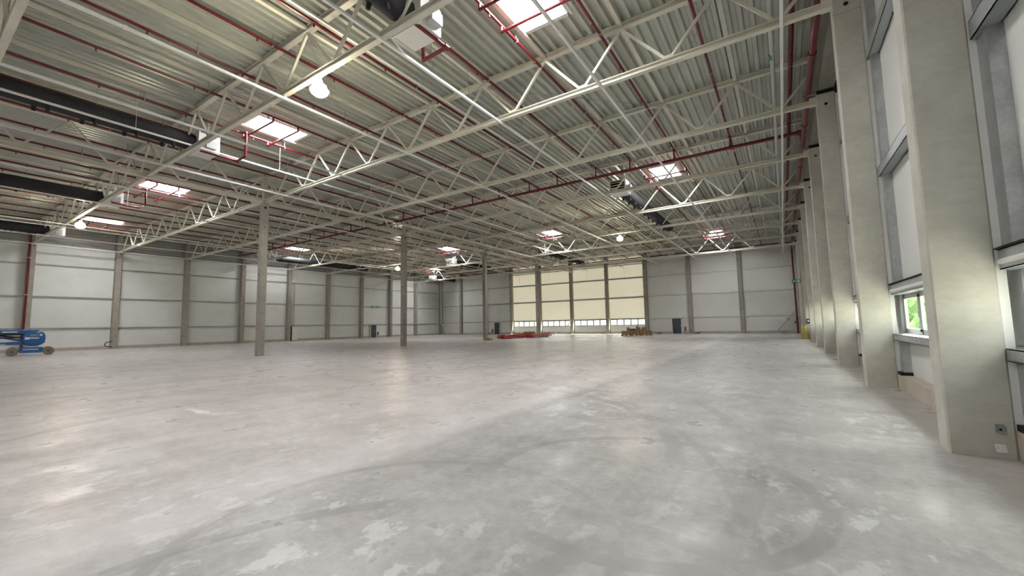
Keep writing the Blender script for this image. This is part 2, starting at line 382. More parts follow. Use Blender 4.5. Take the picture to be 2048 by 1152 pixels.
# right wall
wr = struct(obj('wall_right', MB().box(XRW + 0.13, XRW + 0.16, YF, YB, 2.40, ZD + 0.3).box(XRW + 0.13, XRW + 0.16, YF, YB, -0.3, 1.15), 'panel_side'))
edges = [YF] + [YK(k) for k in range(-3, 10)] + [YB]
WB = [k for k in range(-1, 6)]                     # bays k..k+1 with a window band
for y0, y1 in zip(edges, edges[1:]):
    for z0, z1 in ((0.30, 1.16), (2.42, 5.25), (5.25, 8.30), (8.30, ZD + 0.1)):
        obj('wall_panel', MB().box(XRW, XRW + 0.13, y0 + 0.006, y1 - 0.006, z0 + 0.006, z1 - 0.006), 'panel_side', wr)
    obj('plinth', MB().box(2.18, XRW + 0.13, y0, y1, 0, 0.33), 'plinth', wr)
    for z in (5.24, 8.28): girt(wr, 'x', 2.19, y0 + 0.2, y1 - 0.2, z, 0.24, 0.2)
    girt(wr, 'x', 2.20, y0 + 0.2, y1 - 0.2, 2.33, 0.24, 0.19)
    obj('lintel_lip', MB().box(2.17, 2.40, y0 + 0.2, y1 - 0.2, 2.45, 2.47), 'dark_hole', wr)
    obj('lintel_tube', MB().tube((2.2, y0 + 0.25, 2.30), (2.2, y1 - 0.25, 2.30), 0.035), 'white_paint', wr)
    girt(wr, 'x', 2.17, y0 + 0.2, y1 - 0.2, 1.20, 0.15, 0.23, 'galvanised')
for k in range(-3, 10):
    y = YK(k)
    obj('joint_filler', MB().box(2.18, 2.26, y - 0.17, y + 0.17, 0.33, 10.2), 'white_paint', wr)
    obj('joint_cover', MB().box(2.25, XRW + 0.01, y - 0.45, y + 0.45, 2.47, 10.0), 'galvanised', wr)
    obj('joint_cover', MB().box(2.25, XRW + 0.01, y - 0.45, y + 0.45, 0.40, 1.12), 'galvanised', wr)
    obj('joint_shoe', MB().box(2.19, XRW + 0.01, y - 0.5, y + 0.5, 0.33, 0.40), 'dark_hole', wr)
# wall strip in the bays without windows
for y0, y1 in ((YF, YK(-3)), (YK(7), YB)):
    obj('wall_panel', MB().box(XRW, XRW + 0.13, y0, y1, 1.15, 2.43), 'panel_side', wr)
# opening bay k6..k7 keeps a door leaf standing open
obj('wall_panel', MB().box(XRW, XRW + 0.13, YK(6), YK(6) + 1.2, 1.15, 2.43), 'panel_side', wr)

def window_unit(n, axis, pos, a, b, z0, z1, count, out, opaque=()):
    w_ = struct(obj('window_%d' % n, (MB().box(pos, pos + out * 0.07, a, b, z0, z0 + 0.07) if axis == 'x' else MB().box(a, b, pos, pos + out * 0.07, z0, z0 + 0.07)), 'frame_grey'))
    def bx(u0, u1, z0_, z1_, d0, d1):
        if axis == 'x': return MB().box(pos + out * d0, pos + out * d1, u0, u1, z0_, z1_)
        return MB().box(u0, u1, pos + out * d0, pos + out * d1, z0_, z1_)
    obj('head_rail', bx(a, b, z1 - 0.07, z1, 0, 0.07), 'frame_grey', w_)
    st_ = (b - a) / count
    for i in range(count + 1): obj('mullion', bx(a + i * st_ - 0.04, a + i * st_ + 0.04, z0, z1, 0.0, 0.05), 'frame_grey', w_)
    for i in range(count):
        u0, u1 = a + i * st_ + 0.05, a + (i + 1) * st_ - 0.05
        sash = MB()
        for q0, q1, r0, r1 in ((u0, u1, z0 + 0.07, z0 + 0.13), (u0, u1, z1 - 0.13, z1 - 0.07), (u0, u0 + 0.06, z0 + 0.07, z1 - 0.07), (u1 - 0.06, u1, z0 + 0.07, z1 - 0.07)):
            b_ = bx(q0, q1, r0, r1, -0.015, 0.03); sash.add(b_.v, b_.f)
        s_ = obj('sash', sash, 'frame_grey', w_)
        obj('pane', bx(u0 + 0.05, u1 - 0.05, z0 + 0.12, z1 - 0.12, 0.01, 0.018), 'frame_grey' if i in opaque else 'window_glass', s_)
        hx = u0 + 0.03
        obj('handle', bx(hx - 0.012, hx + 0.012, (z0 + z1) / 2 - 0.08, (z0 + z1) / 2 + 0.04, -0.035, -0.012), 'galvanised', s_)
    return w_
nwin = 1
for k in range(0, 6):
    window_unit(nwin, 'x', 2.40, YK(k) + 0.28, YK(k + 1) - 0.28, 1.28, 2.22, 4, 1, opaque=((2,) if k == 0 else ())); nwin += 1
    for z0, z1 in ((2.20, 2.43), (1.14, 1.29)): obj('reveal', MB().box(2.26, XRW + 0.13, YK(k), YK(k + 1), z0, z1), 'frame_grey', wr)
    for yy in (YK(k), YK(k + 1) - 0.28): obj('reveal_post', MB().box(2.34, 2.45, yy, yy + 0.28, 1.28, 2.22), 'frame_grey', wr)
for k in (-3, -2, -1):
    window_unit(nwin, 'x', 2.40, YK(k) + 0.28, YK(k + 1) - 0.28, 1.28, 2.22, 4, 1); nwin += 1
    for z0, z1 in ((2.20, 2.43), (1.14, 1.29)): obj('reveal', MB().box(2.26, XRW + 0.13, YK(k), YK(k + 1), z0, z1), 'frame_grey', wr)
window_unit(nwin, 'x', 2.40, YK(6) + 1.2, YK(7) - 0.28, 1.28, 2.22, 4, 1); nwin += 1
for z0, z1 in ((2.20, 2.43), (1.14, 1.29)): obj('reveal', MB().box(2.26, XRW + 0.13, YK(6), YK(7), z0, z1), 'frame_grey', wr)
eb = MB()
for k in range(0, 10): eb.box(1.68, 2.18, (YK(k) if k else YF) + 0.02, (YK(k + 1) if k < 9 else YB) - 0.02, 10.45, 11.85)
obj('edge_beam', eb, 'concrete_dark', wr)

# left wall
wl = struct(obj('wall_left', MB().box(XLW - 0.16, XLW - 0.13, YF, YB, -0.3, ZD + 0.3), 'panel_side'))
for y0, y1 in zip(edges, edges[1:]):
    for z0, z1 in ((0.28, 2.15), (2.15, 5.15), (5.15, 8.2), (8.2, 10.0)):
        obj('wall_panel', MB().box(XLW - 0.13, XLW, y0 + 0.006, y1 - 0.006, z0 + 0.004, z1 - 0.004), 'panel_side', wl)
    # horizontally ribbed upper sheet
    prof = []; z = 10.0; i = 0
    while z < ZD + 0.12:
        prof += [(XLW, z), (XLW, z + 0.10), (XLW + 0.06, z + 0.14), (XLW + 0.06, z + 0.24)]; z += 0.28
    prof += [(XLW - 0.13, z), (XLW - 0.13, 10.0)]
    obj('ribbed_sheet', MB().extrude(prof, 1, y0 + 0.005, y1 - 0.005), 'ribbed_sheet', wl)
    obj('plinth', MB().box(XLW - 0.13, XLW + 0.12, y0, y1, 0, 0.30), 'plinth', wl)
    for z in (2.15, 5.15, 8.2): girt(wl, 'x', XLW, y0 + 0.15, y1 - 0.15, z, 0.12, 0.12)

# back wall
wb = struct(obj('wall_back', MB().box(XLW - 0.13, BX[2] - 0.1, YB + 0.13, YB + 0.16, 2.3, ZD + 0.3).box(BX[6] + 0.1, XRW + 0.13, YB + 0.13, YB + 0.16, 2.3, ZD + 0.3), 'panel_end'))
be = [XLW] + BX + [XRW]
WINB = (3, 4, 5, 6)
for i, (x0, x1) in enumerate(zip(be, be[1:])):
    zs = ((2.30, 5.5), (5.5, 8.5), (8.5, 10.6), (10.6, ZD + 0.1))
    for z0, z1 in zs:
        if i in WINB:      # single translucent sheet, sunlit from outside
            obj('daylight_sheet', MB().add([(x0, YB + 0.06, z0 + 0.004), (x1, YB + 0.06, z0 + 0.004), (x1, YB + 0.06, z1 - 0.004), (x0, YB + 0.06, z1 - 0.004)], [(0, 1, 2, 3)]), 'daylight_panel', wb)
            obj('sheet_rail', MB().box(x0, x1, YB + 0.0, YB + 0.13, z1 - 0.03, z1 + 0.03), 'girt_steel', wb)
            continue
        obj('wall_panel', MB().box(x0 + 0.006, x1 - 0.006, YB, YB + 0.13, z0 + 0.004, z1 - 0.004), 'panel_end', wb)
    obj('wall_panel', MB().box(x0 + 0.006, x1 - 0.006, YB, YB + 0.13, 0.28, 1.18 if i in WINB else 2.30), 'panel_end', wb)
    obj('outer_sheet', MB().box(x0, x1, YB + 0.13, YB + 0.15, -0.3, 1.2 if i in WINB else 2.31), 'panel_end', wb)
    obj('plinth', MB().box(x0, x1, YB - 0.12, YB + 0.13, 0, 0.30), 'plinth', wb)
    hh = 0.22 if i in (2,) + WINB else 0.11
    for z in (2.28, 5.5, 8.45): girt(wb, 'y', YB, x0 + 0.2, x1 - 0.2, z, hh if z > 3 else 0.11, -0.13, 'white_rail' if i in (7, 8, 9) else 'girt_steel')
    if i in WINB:
        window_unit(nwin, 'y', YB + 0.02, x0 + 0.3, x1 - 0.3, 1.24, 2.24, 5, 1); nwin += 1
        for a, b in ((x0, x0 + 0.3), (x1 - 0.3, x1)): obj('reveal_post', MB().box(a, b, YB, YB + 0.13, 1.18, 2.30), 'white_paint', wb)
        obj('reveal', MB().box(x0, x1, YB, YB + 0.13, 1.16, 1.25), 'white_paint', wb)
        obj('reveal', MB().box(x0, x1, YB, YB + 0.13, 2.22, 2.31), 'white_paint', wb)
obj('top_trim', MB().box(XLW, XRW, YB - 0.05, YB, 10.7, 11.1), 'white_paint', wb)
# wall behind the camera
wf = struct(obj('wall_front', MB().box(XLW - 0.13, XRW + 0.13, YF - 0.13, YF, -0.3, ZD + 0.3), 'panel_end'))

def door(n, axis, pos, a, b, h, side):
    d = struct(obj('door_%d' % n, (MB().box(a + 0.05, b - 0.05, pos - 0.07, pos - 0.02, 0.01, h - 0.05) if axis == 'y' else MB().box(pos + 0.02, pos + 0.07, a + 0.05, b - 0.05, 0.01, h - 0.05)), 'door_grey'))
    fr = MB()
    for u0, u1, z0, z1 in ((a - 0.04, a + 0.06, 0, h), (b - 0.06, b + 0.04, 0, h), (a - 0.04, b + 0.04, h - 0.05, h + 0.04)):
        if axis == 'y': fr.box(u0, u1, pos - 0.14, pos, z0, z1)
        else: fr.box(pos, pos + 0.14, u0, u1, z0, z1)
    obj('door_frame', fr, 'white_paint', d)
    hd = MB(); u = (b - 0.16) if side > 0 else (a + 0.16); s = 1 if side > 0 else -1
    if axis == 'y': hd.box(u - 0.03, u + 0.03, pos - 0.08, pos - 0.07, 0.95, 1.15).tube((u, pos - 0.08, 1.05), (u, pos - 0.13, 1.05), 0.012).tube((u + 0.01 * s, pos - 0.13, 1.05), (u - 0.13 * s, pos - 0.13, 1.05), 0.012)
    else: hd.box(pos + 0.07, pos + 0.08, u - 0.03, u + 0.03, 0.95, 1.15).tube((pos + 0.08, u, 1.05), (pos + 0.13, u, 1.05), 0.012).tube((pos + 0.13, u + 0.01 * s, 1.05), (pos + 0.13, u - 0.13 * s, 1.05), 0.012)
    obj('door_handle', hd, 'galvanised', d)
    for z in (0.25, 1.9):
        u2 = a + 0.06 if side > 0 else b - 0.06
        obj('hinge', MB().box(u2 - 0.02, u2 + 0.02, pos - 0.09, pos - 0.06, z, z + 0.12) if axis == 'y' else MB().box(pos + 0.06, pos + 0.09, u2 - 0.02, u2 + 0.02, z, z + 0.12), 'galvanised', d)
door(1, 'y', YB - 0.11, -13.42, -12.10, 2.18, 1)
door(2, 'y', YB - 0.11, -44.70, -43.42, 2.18, 1)
door(3, 'x', XLW + 0.11, 45.42, 46.66, 2.16, 1)

# ------------------------------------------------------------------ concrete columns
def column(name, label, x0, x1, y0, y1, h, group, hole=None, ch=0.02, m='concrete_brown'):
    prof = [(x0 + ch, y0), (x1 - ch, y0), (x1, y0 + ch), (x1, y1 - ch), (x1 - ch, y1), (x0 + ch, y1), (x0, y1 - ch), (x0, y0 + ch)]
    cx, cy = (x0 + x1) / 2, (y0 + y1) / 2
    o = obj(name, MB().extrude([(a - cx, b - cy) for a, b in prof], 2, 0, h), m, loc=(cx, cy, 0))
    tag(o, label, 'column', group)
    for p, q, r in hole or (): obj('anchor_hole', MB().tube(p, q, r, 12), 'dark_hole', o, smooth=True)
    return o
for k in range(1, 10):
    y = YK(k); hw = 0.19
    c = column('concrete_column', {1: 'nearest concrete column at the right wall, with paper sheet near its foot'}.get(k, ORD[k - 1] + ' concrete column along the right wall, counted from the camera'),
               XR, 2.18, y - hw, y + hw, 10.28, 'right wall columns', m='concrete', hole=[((0, -hw - 0.002, 9.85), (0, -hw + 0.03, 9.85), 0.055)])
    if k < 3: obj('pour_line', MB().box(-0.292, 0.292, -hw - 0.003, -hw + 0.01, 9.62, 9.63), 'concrete_dark', c)
    obj('truss_shoe', MB().box(-0.50, -0.29, -0.12, 0.12, 9.96, 10.24), 'cream_steel', c)
    obj('head_plate', MB().box(-0.25, 0.27, -0.15, 0.15, 10.28, 10.46), 'dark_hole', c)
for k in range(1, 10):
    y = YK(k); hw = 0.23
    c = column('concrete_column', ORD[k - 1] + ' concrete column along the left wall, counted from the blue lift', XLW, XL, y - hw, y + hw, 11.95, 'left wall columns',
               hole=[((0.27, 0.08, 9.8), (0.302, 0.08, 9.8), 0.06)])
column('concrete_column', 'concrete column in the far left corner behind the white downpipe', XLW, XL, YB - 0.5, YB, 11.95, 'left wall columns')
for i, x in enumerate(BX):
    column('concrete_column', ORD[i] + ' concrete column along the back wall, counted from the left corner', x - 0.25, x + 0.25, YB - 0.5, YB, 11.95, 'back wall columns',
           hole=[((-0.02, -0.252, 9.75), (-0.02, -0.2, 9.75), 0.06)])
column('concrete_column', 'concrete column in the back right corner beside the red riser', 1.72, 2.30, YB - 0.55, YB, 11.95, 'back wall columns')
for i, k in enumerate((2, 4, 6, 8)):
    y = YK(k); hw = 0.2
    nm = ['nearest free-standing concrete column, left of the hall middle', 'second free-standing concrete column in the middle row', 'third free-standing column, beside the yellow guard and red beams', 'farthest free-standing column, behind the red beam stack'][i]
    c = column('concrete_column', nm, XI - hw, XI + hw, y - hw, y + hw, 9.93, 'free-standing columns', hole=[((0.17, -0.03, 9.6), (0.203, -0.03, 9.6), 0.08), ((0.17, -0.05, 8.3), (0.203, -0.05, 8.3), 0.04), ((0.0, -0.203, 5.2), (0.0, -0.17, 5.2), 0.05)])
    obj('steel_stub', MB().box(-0.13, 0.13, -0.11, -0.09, 9.93, 11.9).box(-0.13, 0.13, 0.09, 0.11, 9.93, 11.9).box(-0.012, 0.012, -0.09, 0.09, 9.93, 11.9).box(-0.19, 0.19, -0.19, 0.19, 9.93, 9.96), 'cream_steel', c)

# ------------------------------------------------------------------ roof trusses
def isec(w_, h, t=0.025):
    a, b = w_ / 2, h / 2
    return [(-a, -b), (a, -b), (a, -b + t), (t / 2, -b + t), (t / 2, b - t), (a, b - t), (a, b), (-a, b), (-a, b - t), (-t / 2, b - t), (-t / 2, -b + t), (-a, -b + t)]
ZB, ZT = 10.07, 11.895
def chord_mesh(axis, a, b, w_, h, nm): return MB().extrude(isec(w_, h), axis, a, b).mesh(nm, 'cream_steel')
dgx = [MB().bar((0, 0, 0), (s * 1.5, 0, ZT - ZB - 0.1), 0.085).mesh('diagonal', 'cream_steel') for s in (1, -1)]
dgy = [MB().bar((0, 0, 0), (0, s * 1.5, ZT - ZB - 0.1), 0.085).mesh('diagonal', 'cream_steel') for s in (1, -1)]
gus = MB().box(-0.16, 0.16, -0.012, 0.012, -0.12, 0.1).mesh('gusset', 'cream_steel')
gusy = MB().box(-0.012, 0.012, -0.16, 0.16, -0.12, 0.1).mesh('gusset', 'cream_steel')
mr = {'bR': chord_mesh(0, -28.0, 1.58, 0.18, 0.19, 'bottom_chord'), 'tR': chord_mesh(0, -28.0, 2.05, 0.2, 0.2, 'top_chord'),
      'bL': chord_mesh(0, XL, -28.16, 0.18, 0.19, 'bottom_chord'), 'tL': chord_mesh(0, XL, -28.16, 0.2, 0.2, 'top_chord')}
for k in range(0, 10):
    y = YK(k)
    for side in 'RL':
        if k == 0: lb = 'cream steel roof truss nearest the camera, top left corner of view' if side == 'L' else 'cream steel roof truss nearest the camera, cut by the upper left edge'
        else: lb = ORD[k - 1] + ' cream steel roof truss landing on the %s wall columns, counted from the camera' % ('right' if side == 'R' else 'left')
        t = thing('roof_truss', lb, 'truss', (0, y, ZB), group='roof trusses across the hall')
        obj('bottom_chord', mr['b' + side], None, t); obj('top_chord', mr['t' + side], None, t, (0, 0, ZT - ZB))
        x0 = 0.42 if side == 'R' else -29.58
        for n in range(10):
            for d in (0, 1):
                if side == 'L' and n == 9 and d == 1: continue
                obj('diagonal', dgx[d], None, t, (x0 - 3 * n + (0.06 if d == 0 else -0.06), 0, 0.08))
            obj('gusset', gus, None, t, (x0 - 3 * n, 0, 0.12))
mg = {'b': chord_mesh(1, -5.9, 5.9, 0.2, 0.22, 'bottom_chord'), 't': chord_mesh(1, -5.95, 5.95, 0.22, 0.2, 'top_chord')}
for i, k in enumerate((0, 2, 4, 6, 8)):
    y = YK(k) + 6
    t = thing('girder_truss', ['long girder truss before the nearest free-standing column', 'girder truss between first and second free-standing columns', 'girder truss between second and third free-standing columns',
              'girder truss between third and farthest free-standing columns', 'girder truss from farthest free-standing column to back wall'][i], 'truss', (XI, y, ZB), group='girder trusses along the middle row')
    obj('bottom_chord', mg['b'], None, t, (0, 0, -0.05)); obj('top_chord', mg['t'], None, t, (0, 0, ZT - ZB))
    for n in range(4):
        for d in (0, 1): obj('diagonal', dgy[d], None, t, (0, -4.5 + 3 * n + (0.05 if d == 0 else -0.05), 0.08))
        obj('gusset', gusy, None, t, (0, -4.5 + 3 * n, 0.12))

# roof ties under the deck at the top nodes
xs_t = [-1.08 - 3 * n for n in range(0, 19) if abs(-1.08 - 3 * n - XI) > 0.5]
tie = MB().box(-0.075, 0.075, YK(-1), YB - 0.05, -0.055, 0.055).mesh('roof_tie', 'cream_steel')
for i, x in enumerate(xs_t):
    tag(obj('roof_tie', tie, None, None, (x, 0, ZD - 0.058)), ORD[i] + ' pale roof tie strip under the deck, counted from the right wall', 'beam', 'roof ties under the deck')

# ------------------------------------------------------------------ sprinkler pipes
BRX = [0.87, -1.8, -4.68, -7.25, -9.45, -12.2, -14.4, -17.0, -19.5, -22.4, -24.55, -27.2, -29.7, -32.2, -34.5, -36.9, -38.9, -41.4, -44.0, -46.3, -49.0, -51.4, -53.9, -56.3]
ZBR, YM, ZM = 11.62, 24.6, 10.95
bmesh_ = MB().tube((0, YK(-1), 0), (0, YB - 0.25, 0), 0.055, 8).mesh('pipe_run', 'red_pipe', True)
bmesh_big = MB().tube((0, YK(-1), 0), (0, YB - 0.25, 0), 0.08, 8).mesh('pipe_run', 'red_pipe', True)
head = MB().tube((0, 0, -0.05), (0, 0, -0.12), 0.018, 6).tube((0, 0, -0.12), (0, 0, -0.145), 0.035, 6).tube((0, 0, -0.05), (0, 0, -0.075), 0.03, 6).mesh('sprinkler_head', 'red_pipe')
clampm = MB().box(-0.012, 0.012, -0.02, 0.02, 0.03, ZD - ZBR).box(-0.07, 0.07, -0.02, 0.02, 0.04, 0.06).box(-0.075, 0.075, -0.02, 0.02, -0.075, -0.055).box(-0.075, -0.06, -0.02, 0.02, -0.07, 0.06).box(0.06, 0.075, -0.02, 0.02, -0.07, 0.06).mesh('hanger_clamp', 'girt_steel')
ris = MB().tube((0, 0, ZM - ZBR), (0, 0, 0.01), 0.042, 8).tube((0, 0, -0.1), (0, 0, 0.0), 0.07, 8).tube((0, 0, ZM - ZBR), (0, 0, ZM - ZBR + 0.16), 0.06, 8).mesh('riser', 'red_pipe', True)
for i, x in enumerate(BRX):
    t = thing('sprinkler_branch', ORD[i] + ' thin red sprinkler branch pipe, counted from the right wall', 'pipe', (x, 0, ZBR), group='sprinkler branch pipes under the deck')
    obj('pipe_run', bmesh_big if i == 0 else bmesh_, None, t)
    for n in range(22): obj('sprinkler_head', head, None, t, (0, -2.2 + 2.9 * n + (0.7 if i % 2 else 0), 0))
    for n in range(11): obj('hanger_clamp', clampm, None, t, (0, 1.0 + 6 * n - (1.3 if i % 2 else 0), 0))
    obj('riser', ris, None, t, (0, YM, 0))
t = thing('sprinkler_main', 'long dark red sprinkler main pipe crossing the hall below the trusses', 'pipe', (1.36, YM, ZM))
obj('pipe_run', MB().tube((0, 0, 0), (-57.6, 0, 0), 0.09, 10), 'red_pipe', t, smooth=True)
obj('coupling', MB().tube((0.1, 0, 0), (-0.2, 0, 0), 0.13, 10), 'red_pipe', t, smooth=True)
for n in range(9): obj('coupling', MB().tube((-3 - 6 * n, 0, 0), (-3.15 - 6 * n, 0, 0), 0.115, 10), 'red_pipe', t, smooth=True)
for n in range(10): obj('hanger', MB().tube((-0.4 - 6 * n, 0, 0.08), (-0.4 - 6 * n, 0, ZD - ZM), 0.014, 6), 'girt_steel', t)
t = thing('sprinkler_main', 'thick red main pipe running along the top of the right wall columns', 'pipe', (1.36, 0, 10.42))
obj('pipe_run', MB().tube((0, YK(-1), 0), (0, YB - 0.75, 0), 0.10, 12), 'red_pipe', t, smooth=True)
for k in range(0, 10):
    obj('saddle', MB().box(-0.14, 0.26, YK(k) - 0.25, YK(k) - 0.19, -0.13, -0.09).box(-0.15, -0.12, YK(k) - 0.25, YK(k) - 0.19, -0.13, 0.15), 'galvanised', t)
    obj('coupling', MB().tube((0, YK(k) + 2.8, 0), (0, YK(k) + 2.95, 0), 0.125, 12), 'red_pipe', t, smooth=True)
obj('tee', MB().tube((0, YM, 0), (0, YM, ZM - 10.42), 0.1, 12), 'red_pipe', t, smooth=True)
t = thing('sprinkler_riser', 'red riser pipe standing in the back right corner', 'pipe', (1.42, YB - 0.7, 0))
obj('pipe_run', MB().tube((0, 0, 0.0), (0, 0, 10.42), 0.10, 12), 'red_pipe', t, smooth=True)
obj('flange', MB().tube((0, 0, 0), (0, 0, 0.04), 0.17, 12), 'red_pipe', t, smooth=True)
for z in (0.5, 1.1, 1.7, 6.0): obj('coupling', MB().tube((0, 0, z), (0, 0, z + 0.12), 0.13, 12), 'red_pipe', t, smooth=True)
obj('valve_wheel', MB().tube((-0.1, -0.1, 1.35), (-0.2, -0.2, 1.35), 0.02, 8).tube((-0.2, -0.2, 1.35), (-0.22, -0.22, 1.35), 0.13, 12), 'red_pipe', t)
t = thing('sprinkler_main', 'red pipe running along the top of the back wall', 'pipe', (1.42, YB - 0.62, 11.32))
obj('pipe_run', MB().tube((0, 0, 0), (-58.6, 0, 0), 0.085, 10), 'red_pipe', t, smooth=True)
stub = MB().tube((0, 0, 0), (0, 0, 0.3), 0.035, 6).mesh('riser', 'red_pipe', True)
for x in BRX[1:]: obj('riser', stub, None, t, (x - 1.42, 0, 0))
obj('elbow', MB().path([(0, 0, 0), (0, -0.08, -0.1), (0, -0.08, -0.7)], 0.10, 10), 'red_pipe', t, smooth=True)
t = thing('sprinkler_riser', 'dark red riser pipe fixed to the left wall column above the blue lift', 'pipe', (-57.48, YK(1) - 0.18, 0))
obj('pipe_run', MB().tube((0, 0, 0), (0, 0, 11.5), 0.085, 10), 'red_pipe', t, smooth=True)
for z in (2.0, 5.2, 8.6): obj('bracket', MB().box(-0.12, 0.11, -0.11, 0.11, z, z + 0.06), 'galvanised', t)

# red loops round the heaters
for i, (x, y, pts, lb) in enumerate((
    (-8.0, 9.2, [(-0.17, -1.4, 10.2), (-0.13, -0.14, 10.2), (-1.16, -0.09, 10.2), (-1.45, 0.1, 11.62)], 'red triangular pipe loop below the nearest black duct heater'),
    (-21.6, 8.2, [(-1.1, -0.28, 10.2), (-1.05, 1.3, 10.2), (-0.1, 1.25, 10.2), (-0.1, 1.25, 11.4), (-0.8, 1.25, 11.62)], 'red drop pipe loop beside the skylight with red crossbars'),
    (-36.0, 8.3, [(-0.62, -0.3, 10.2), (-0.72, 1.13, 10.2), (0.38, 1.18, 10.2), (0.0, 1.25, 11.4), (-0.9, 1.25, 11.62)], 'red drop pipe loop left of the middle girder'))):
    t = thing('sprinkler_loop', lb, 'pipe', (x, y, 0), group='red pipe loops at the heaters')
    obj('pipe_run', MB().path(pts, 0.06, 10), 'red_pipe', t, smooth=True)
    obj('coupling', MB().tube(Vector(pts[1]) - Vector((0, 0.12, 0)), Vector(pts[1]) + Vector((0, 0.06, 0)), 0.085, 10), 'red_pipe', t, smooth=True)
    obj('hanger', MB().tube((pts[0][0], pts[0][1] + 0.8, pts[0][2]), (pts[0][0], pts[0][1] + 0.8, ZD + 0.14), 0.012, 6), 'white_rail', t)
# crossbars under the skylights
CBN = dict(zip(SKN, ['red pipe crossbars under the ' + q for q in ('skylight cut by the upper edge', 'large skylight left of the nearest lamp', 'skylight left of the nearest free-standing column', 'skylight beside the far left lamp', 'skylight beyond the red main, right side',
       'skylight beyond the red main, left side', 'skylight right of the third free-standing column', 'skylight between second and third free-standing columns', 'farthest skylight on the right', 'farthest skylight on the left', 'added skylight right behind the camera', 'added fill skylight behind the camera near the left wall', 'rearmost right added skylight', 'rearmost left added skylight')]))
for (sx, sy), lb in zip(SKYL, SKN):
    l = max([b for b in BRX if b < sx - SKX + 0.25]); r_ = min([b for b in BRX if b > sx + SKX - 0.25])
    t = thing('sprinkler_crossbar', CBN[lb], 'pipe', (sx, sy, 0), group='red crossbars under the skylights')
    for dy in (-1.1, 0.1):
        obj('crossbar', MB().path([(l - sx, dy, ZBR), (l - sx, dy, ZBR - 0.22), (r_ - sx, dy, ZBR - 0.22), (r_ - sx, dy, ZBR)], 0.05, 8), 'red_pipe', t, smooth=True)
        obj('sprinkler_head', MB().tube((0, dy, ZBR - 0.25), (0, dy, ZBR - 0.36), 0.02, 6), 'red_pipe', t)

# ------------------------------------------------------------------ light rails, conduits, drain pipe
RAILS = [(0.48, 61.5), (-4.80, 60.6), (-9.14, 60.2), (-14.45, 60.6), (-19.5, 60.6), (-25.3, 60.4), (-31.0, 58.5), (-36.0, 57.5), (-45.1, 58), (-46.5, 58), (-51.6, 58.5), (-56.85, 60)]
joinm = MB().box(-0.045, 0.045, -0.04, 0.04, -0.05, 0.05).mesh('rail_joint', 'white_rail')
clip = MB().box(-0.07, 0.07, -0.03, 0.03, 0.03, 0.075).mesh('rail_clip', 'white_rail')
for i, (x, ye) in enumerate(RAILS):
    t = thing('light_rail', ORD[i] + ' white light rail slung under the trusses, counted from the right wall', 'light rail', (x, 0, 9.90), group='white light rails')
    obj('rail', MB().box(-0.042, 0.042, YK(-1), ye, -0.04, 0.035), 'white_rail', t)
    for n in range(10): obj('rail_joint', joinm, None, t, (0, 3.2 + 6 * n + (i % 3) * 0.9, 0))
    for k in range(0, 10): obj('rail_clip', clip, None, t, (0, YK(k), 0))
    if i < 8: obj('drop_cable', MB().path([(0, ye - 0.02, 0), (0.02, ye + 0.1, -0.25), (0.0, ye + 0.12, -1.5)], 0.012, 6), 'girt_steel', t)
    obj('rail_hanger', MB().tube((0, ye - 1.0, 0.03), (0, ye - 1.0, ZD - 9.90), 0.008, 6), 'white_rail', t)
for x, z, y1, lb in ((-22.45, 10.24, 60, 'pale cable tray lying on the bottom chords in front of the left duct'), (-11.72, 11.45, 23.5, 'pale conduit beside the sixth red branch pipe')):
    t = thing('cable_conduit', lb, 'conduit', (x, 0, z)); obj('conduit', MB().box(-0.04, 0.04, YK(-1), y1, -0.035, 0.035), 'white_rail', t)
    for k in range(1, 4 if y1 < 30 else 10): obj('conduit_hanger', MB().tube((0, YK(k) - 2, 0), (0, YK(k) - 2, ZD - z), 0.008, 6), 'white_rail', t)
t = thing('drain_pipe', 'thick grey drain pipe with green sticker under the roof by the right wall', 'pipe', (0.17, 0, 10.75))
obj('pipe_run', MB().tube((0, YK(-1), 0), (0.25, YB - 2, 0), 0.075, 12), 'grey_pipe', t, smooth=True)
obj('sticker', MB().tube((0.062, 16.2, 0), (0.063, 16.5, 0), 0.078, 12), 'green_sign', t, smooth=True)
for k in range(0, 9): obj('pipe_hanger', MB().tube((0.02 * k, YK(k) + 1.2, 0.05), (0.02 * k, YK(k) + 1.2, ZD - 10.75), 0.01, 6), 'girt_steel', t)
t = thing('heater_hose', 'thin white bent pipe running from the nearest heater', 'pipe', (-9.3, 8.4, 10.35))
obj('pipe_run', MB().path([(0.7, -0.5, 0.1), (0.0, -0.6, 0.05), (-0.3, 0.3, 0), (-0.3, 8.5, 0)], 0.035, 8), 'white_rail', t, smooth=True)
for n in range(4): obj('hook', MB().path([(-0.3, 1.5 + 2 * n, -0.05), (-0.22, 1.5 + 2 * n, 0.1), (-0.3, 1.5 + 2 * n, 0.5), (-0.3, 1.5 + 2 * n, 1.6)], 0.012, 6), 'girt_steel', t)
for i, (x, y, dx, dy) in enumerate(((-4.1, 13.5, -6, 6), (-10.1, 13.5, 6, 6), (-13.1, 7.5, -6, 6), (-19.1, 7.5, 6, 6), (-1.1, 13.5, -3, 6), (-16.1, 13.5, -6, 6), (-22.1, 13.5, 6, 6), (-4.1, 19.5, -6, 6))):
    tag(obj('bracing_rod', MB().tube((0, 0, 0), (dx, dy, 0), 0.014, 6), 'girt_steel', None, (x, y, 11.72)), 'thin dark bracing rod from %s to %s roof tie, starting at the %s truss' % (ORD[round((-1.1 - x) / 3)], ORD[round((-1.1 - x - dx) / 3)], ORD[round((y - 7.5) / 6)]), 'rod', 'roof bracing rods')

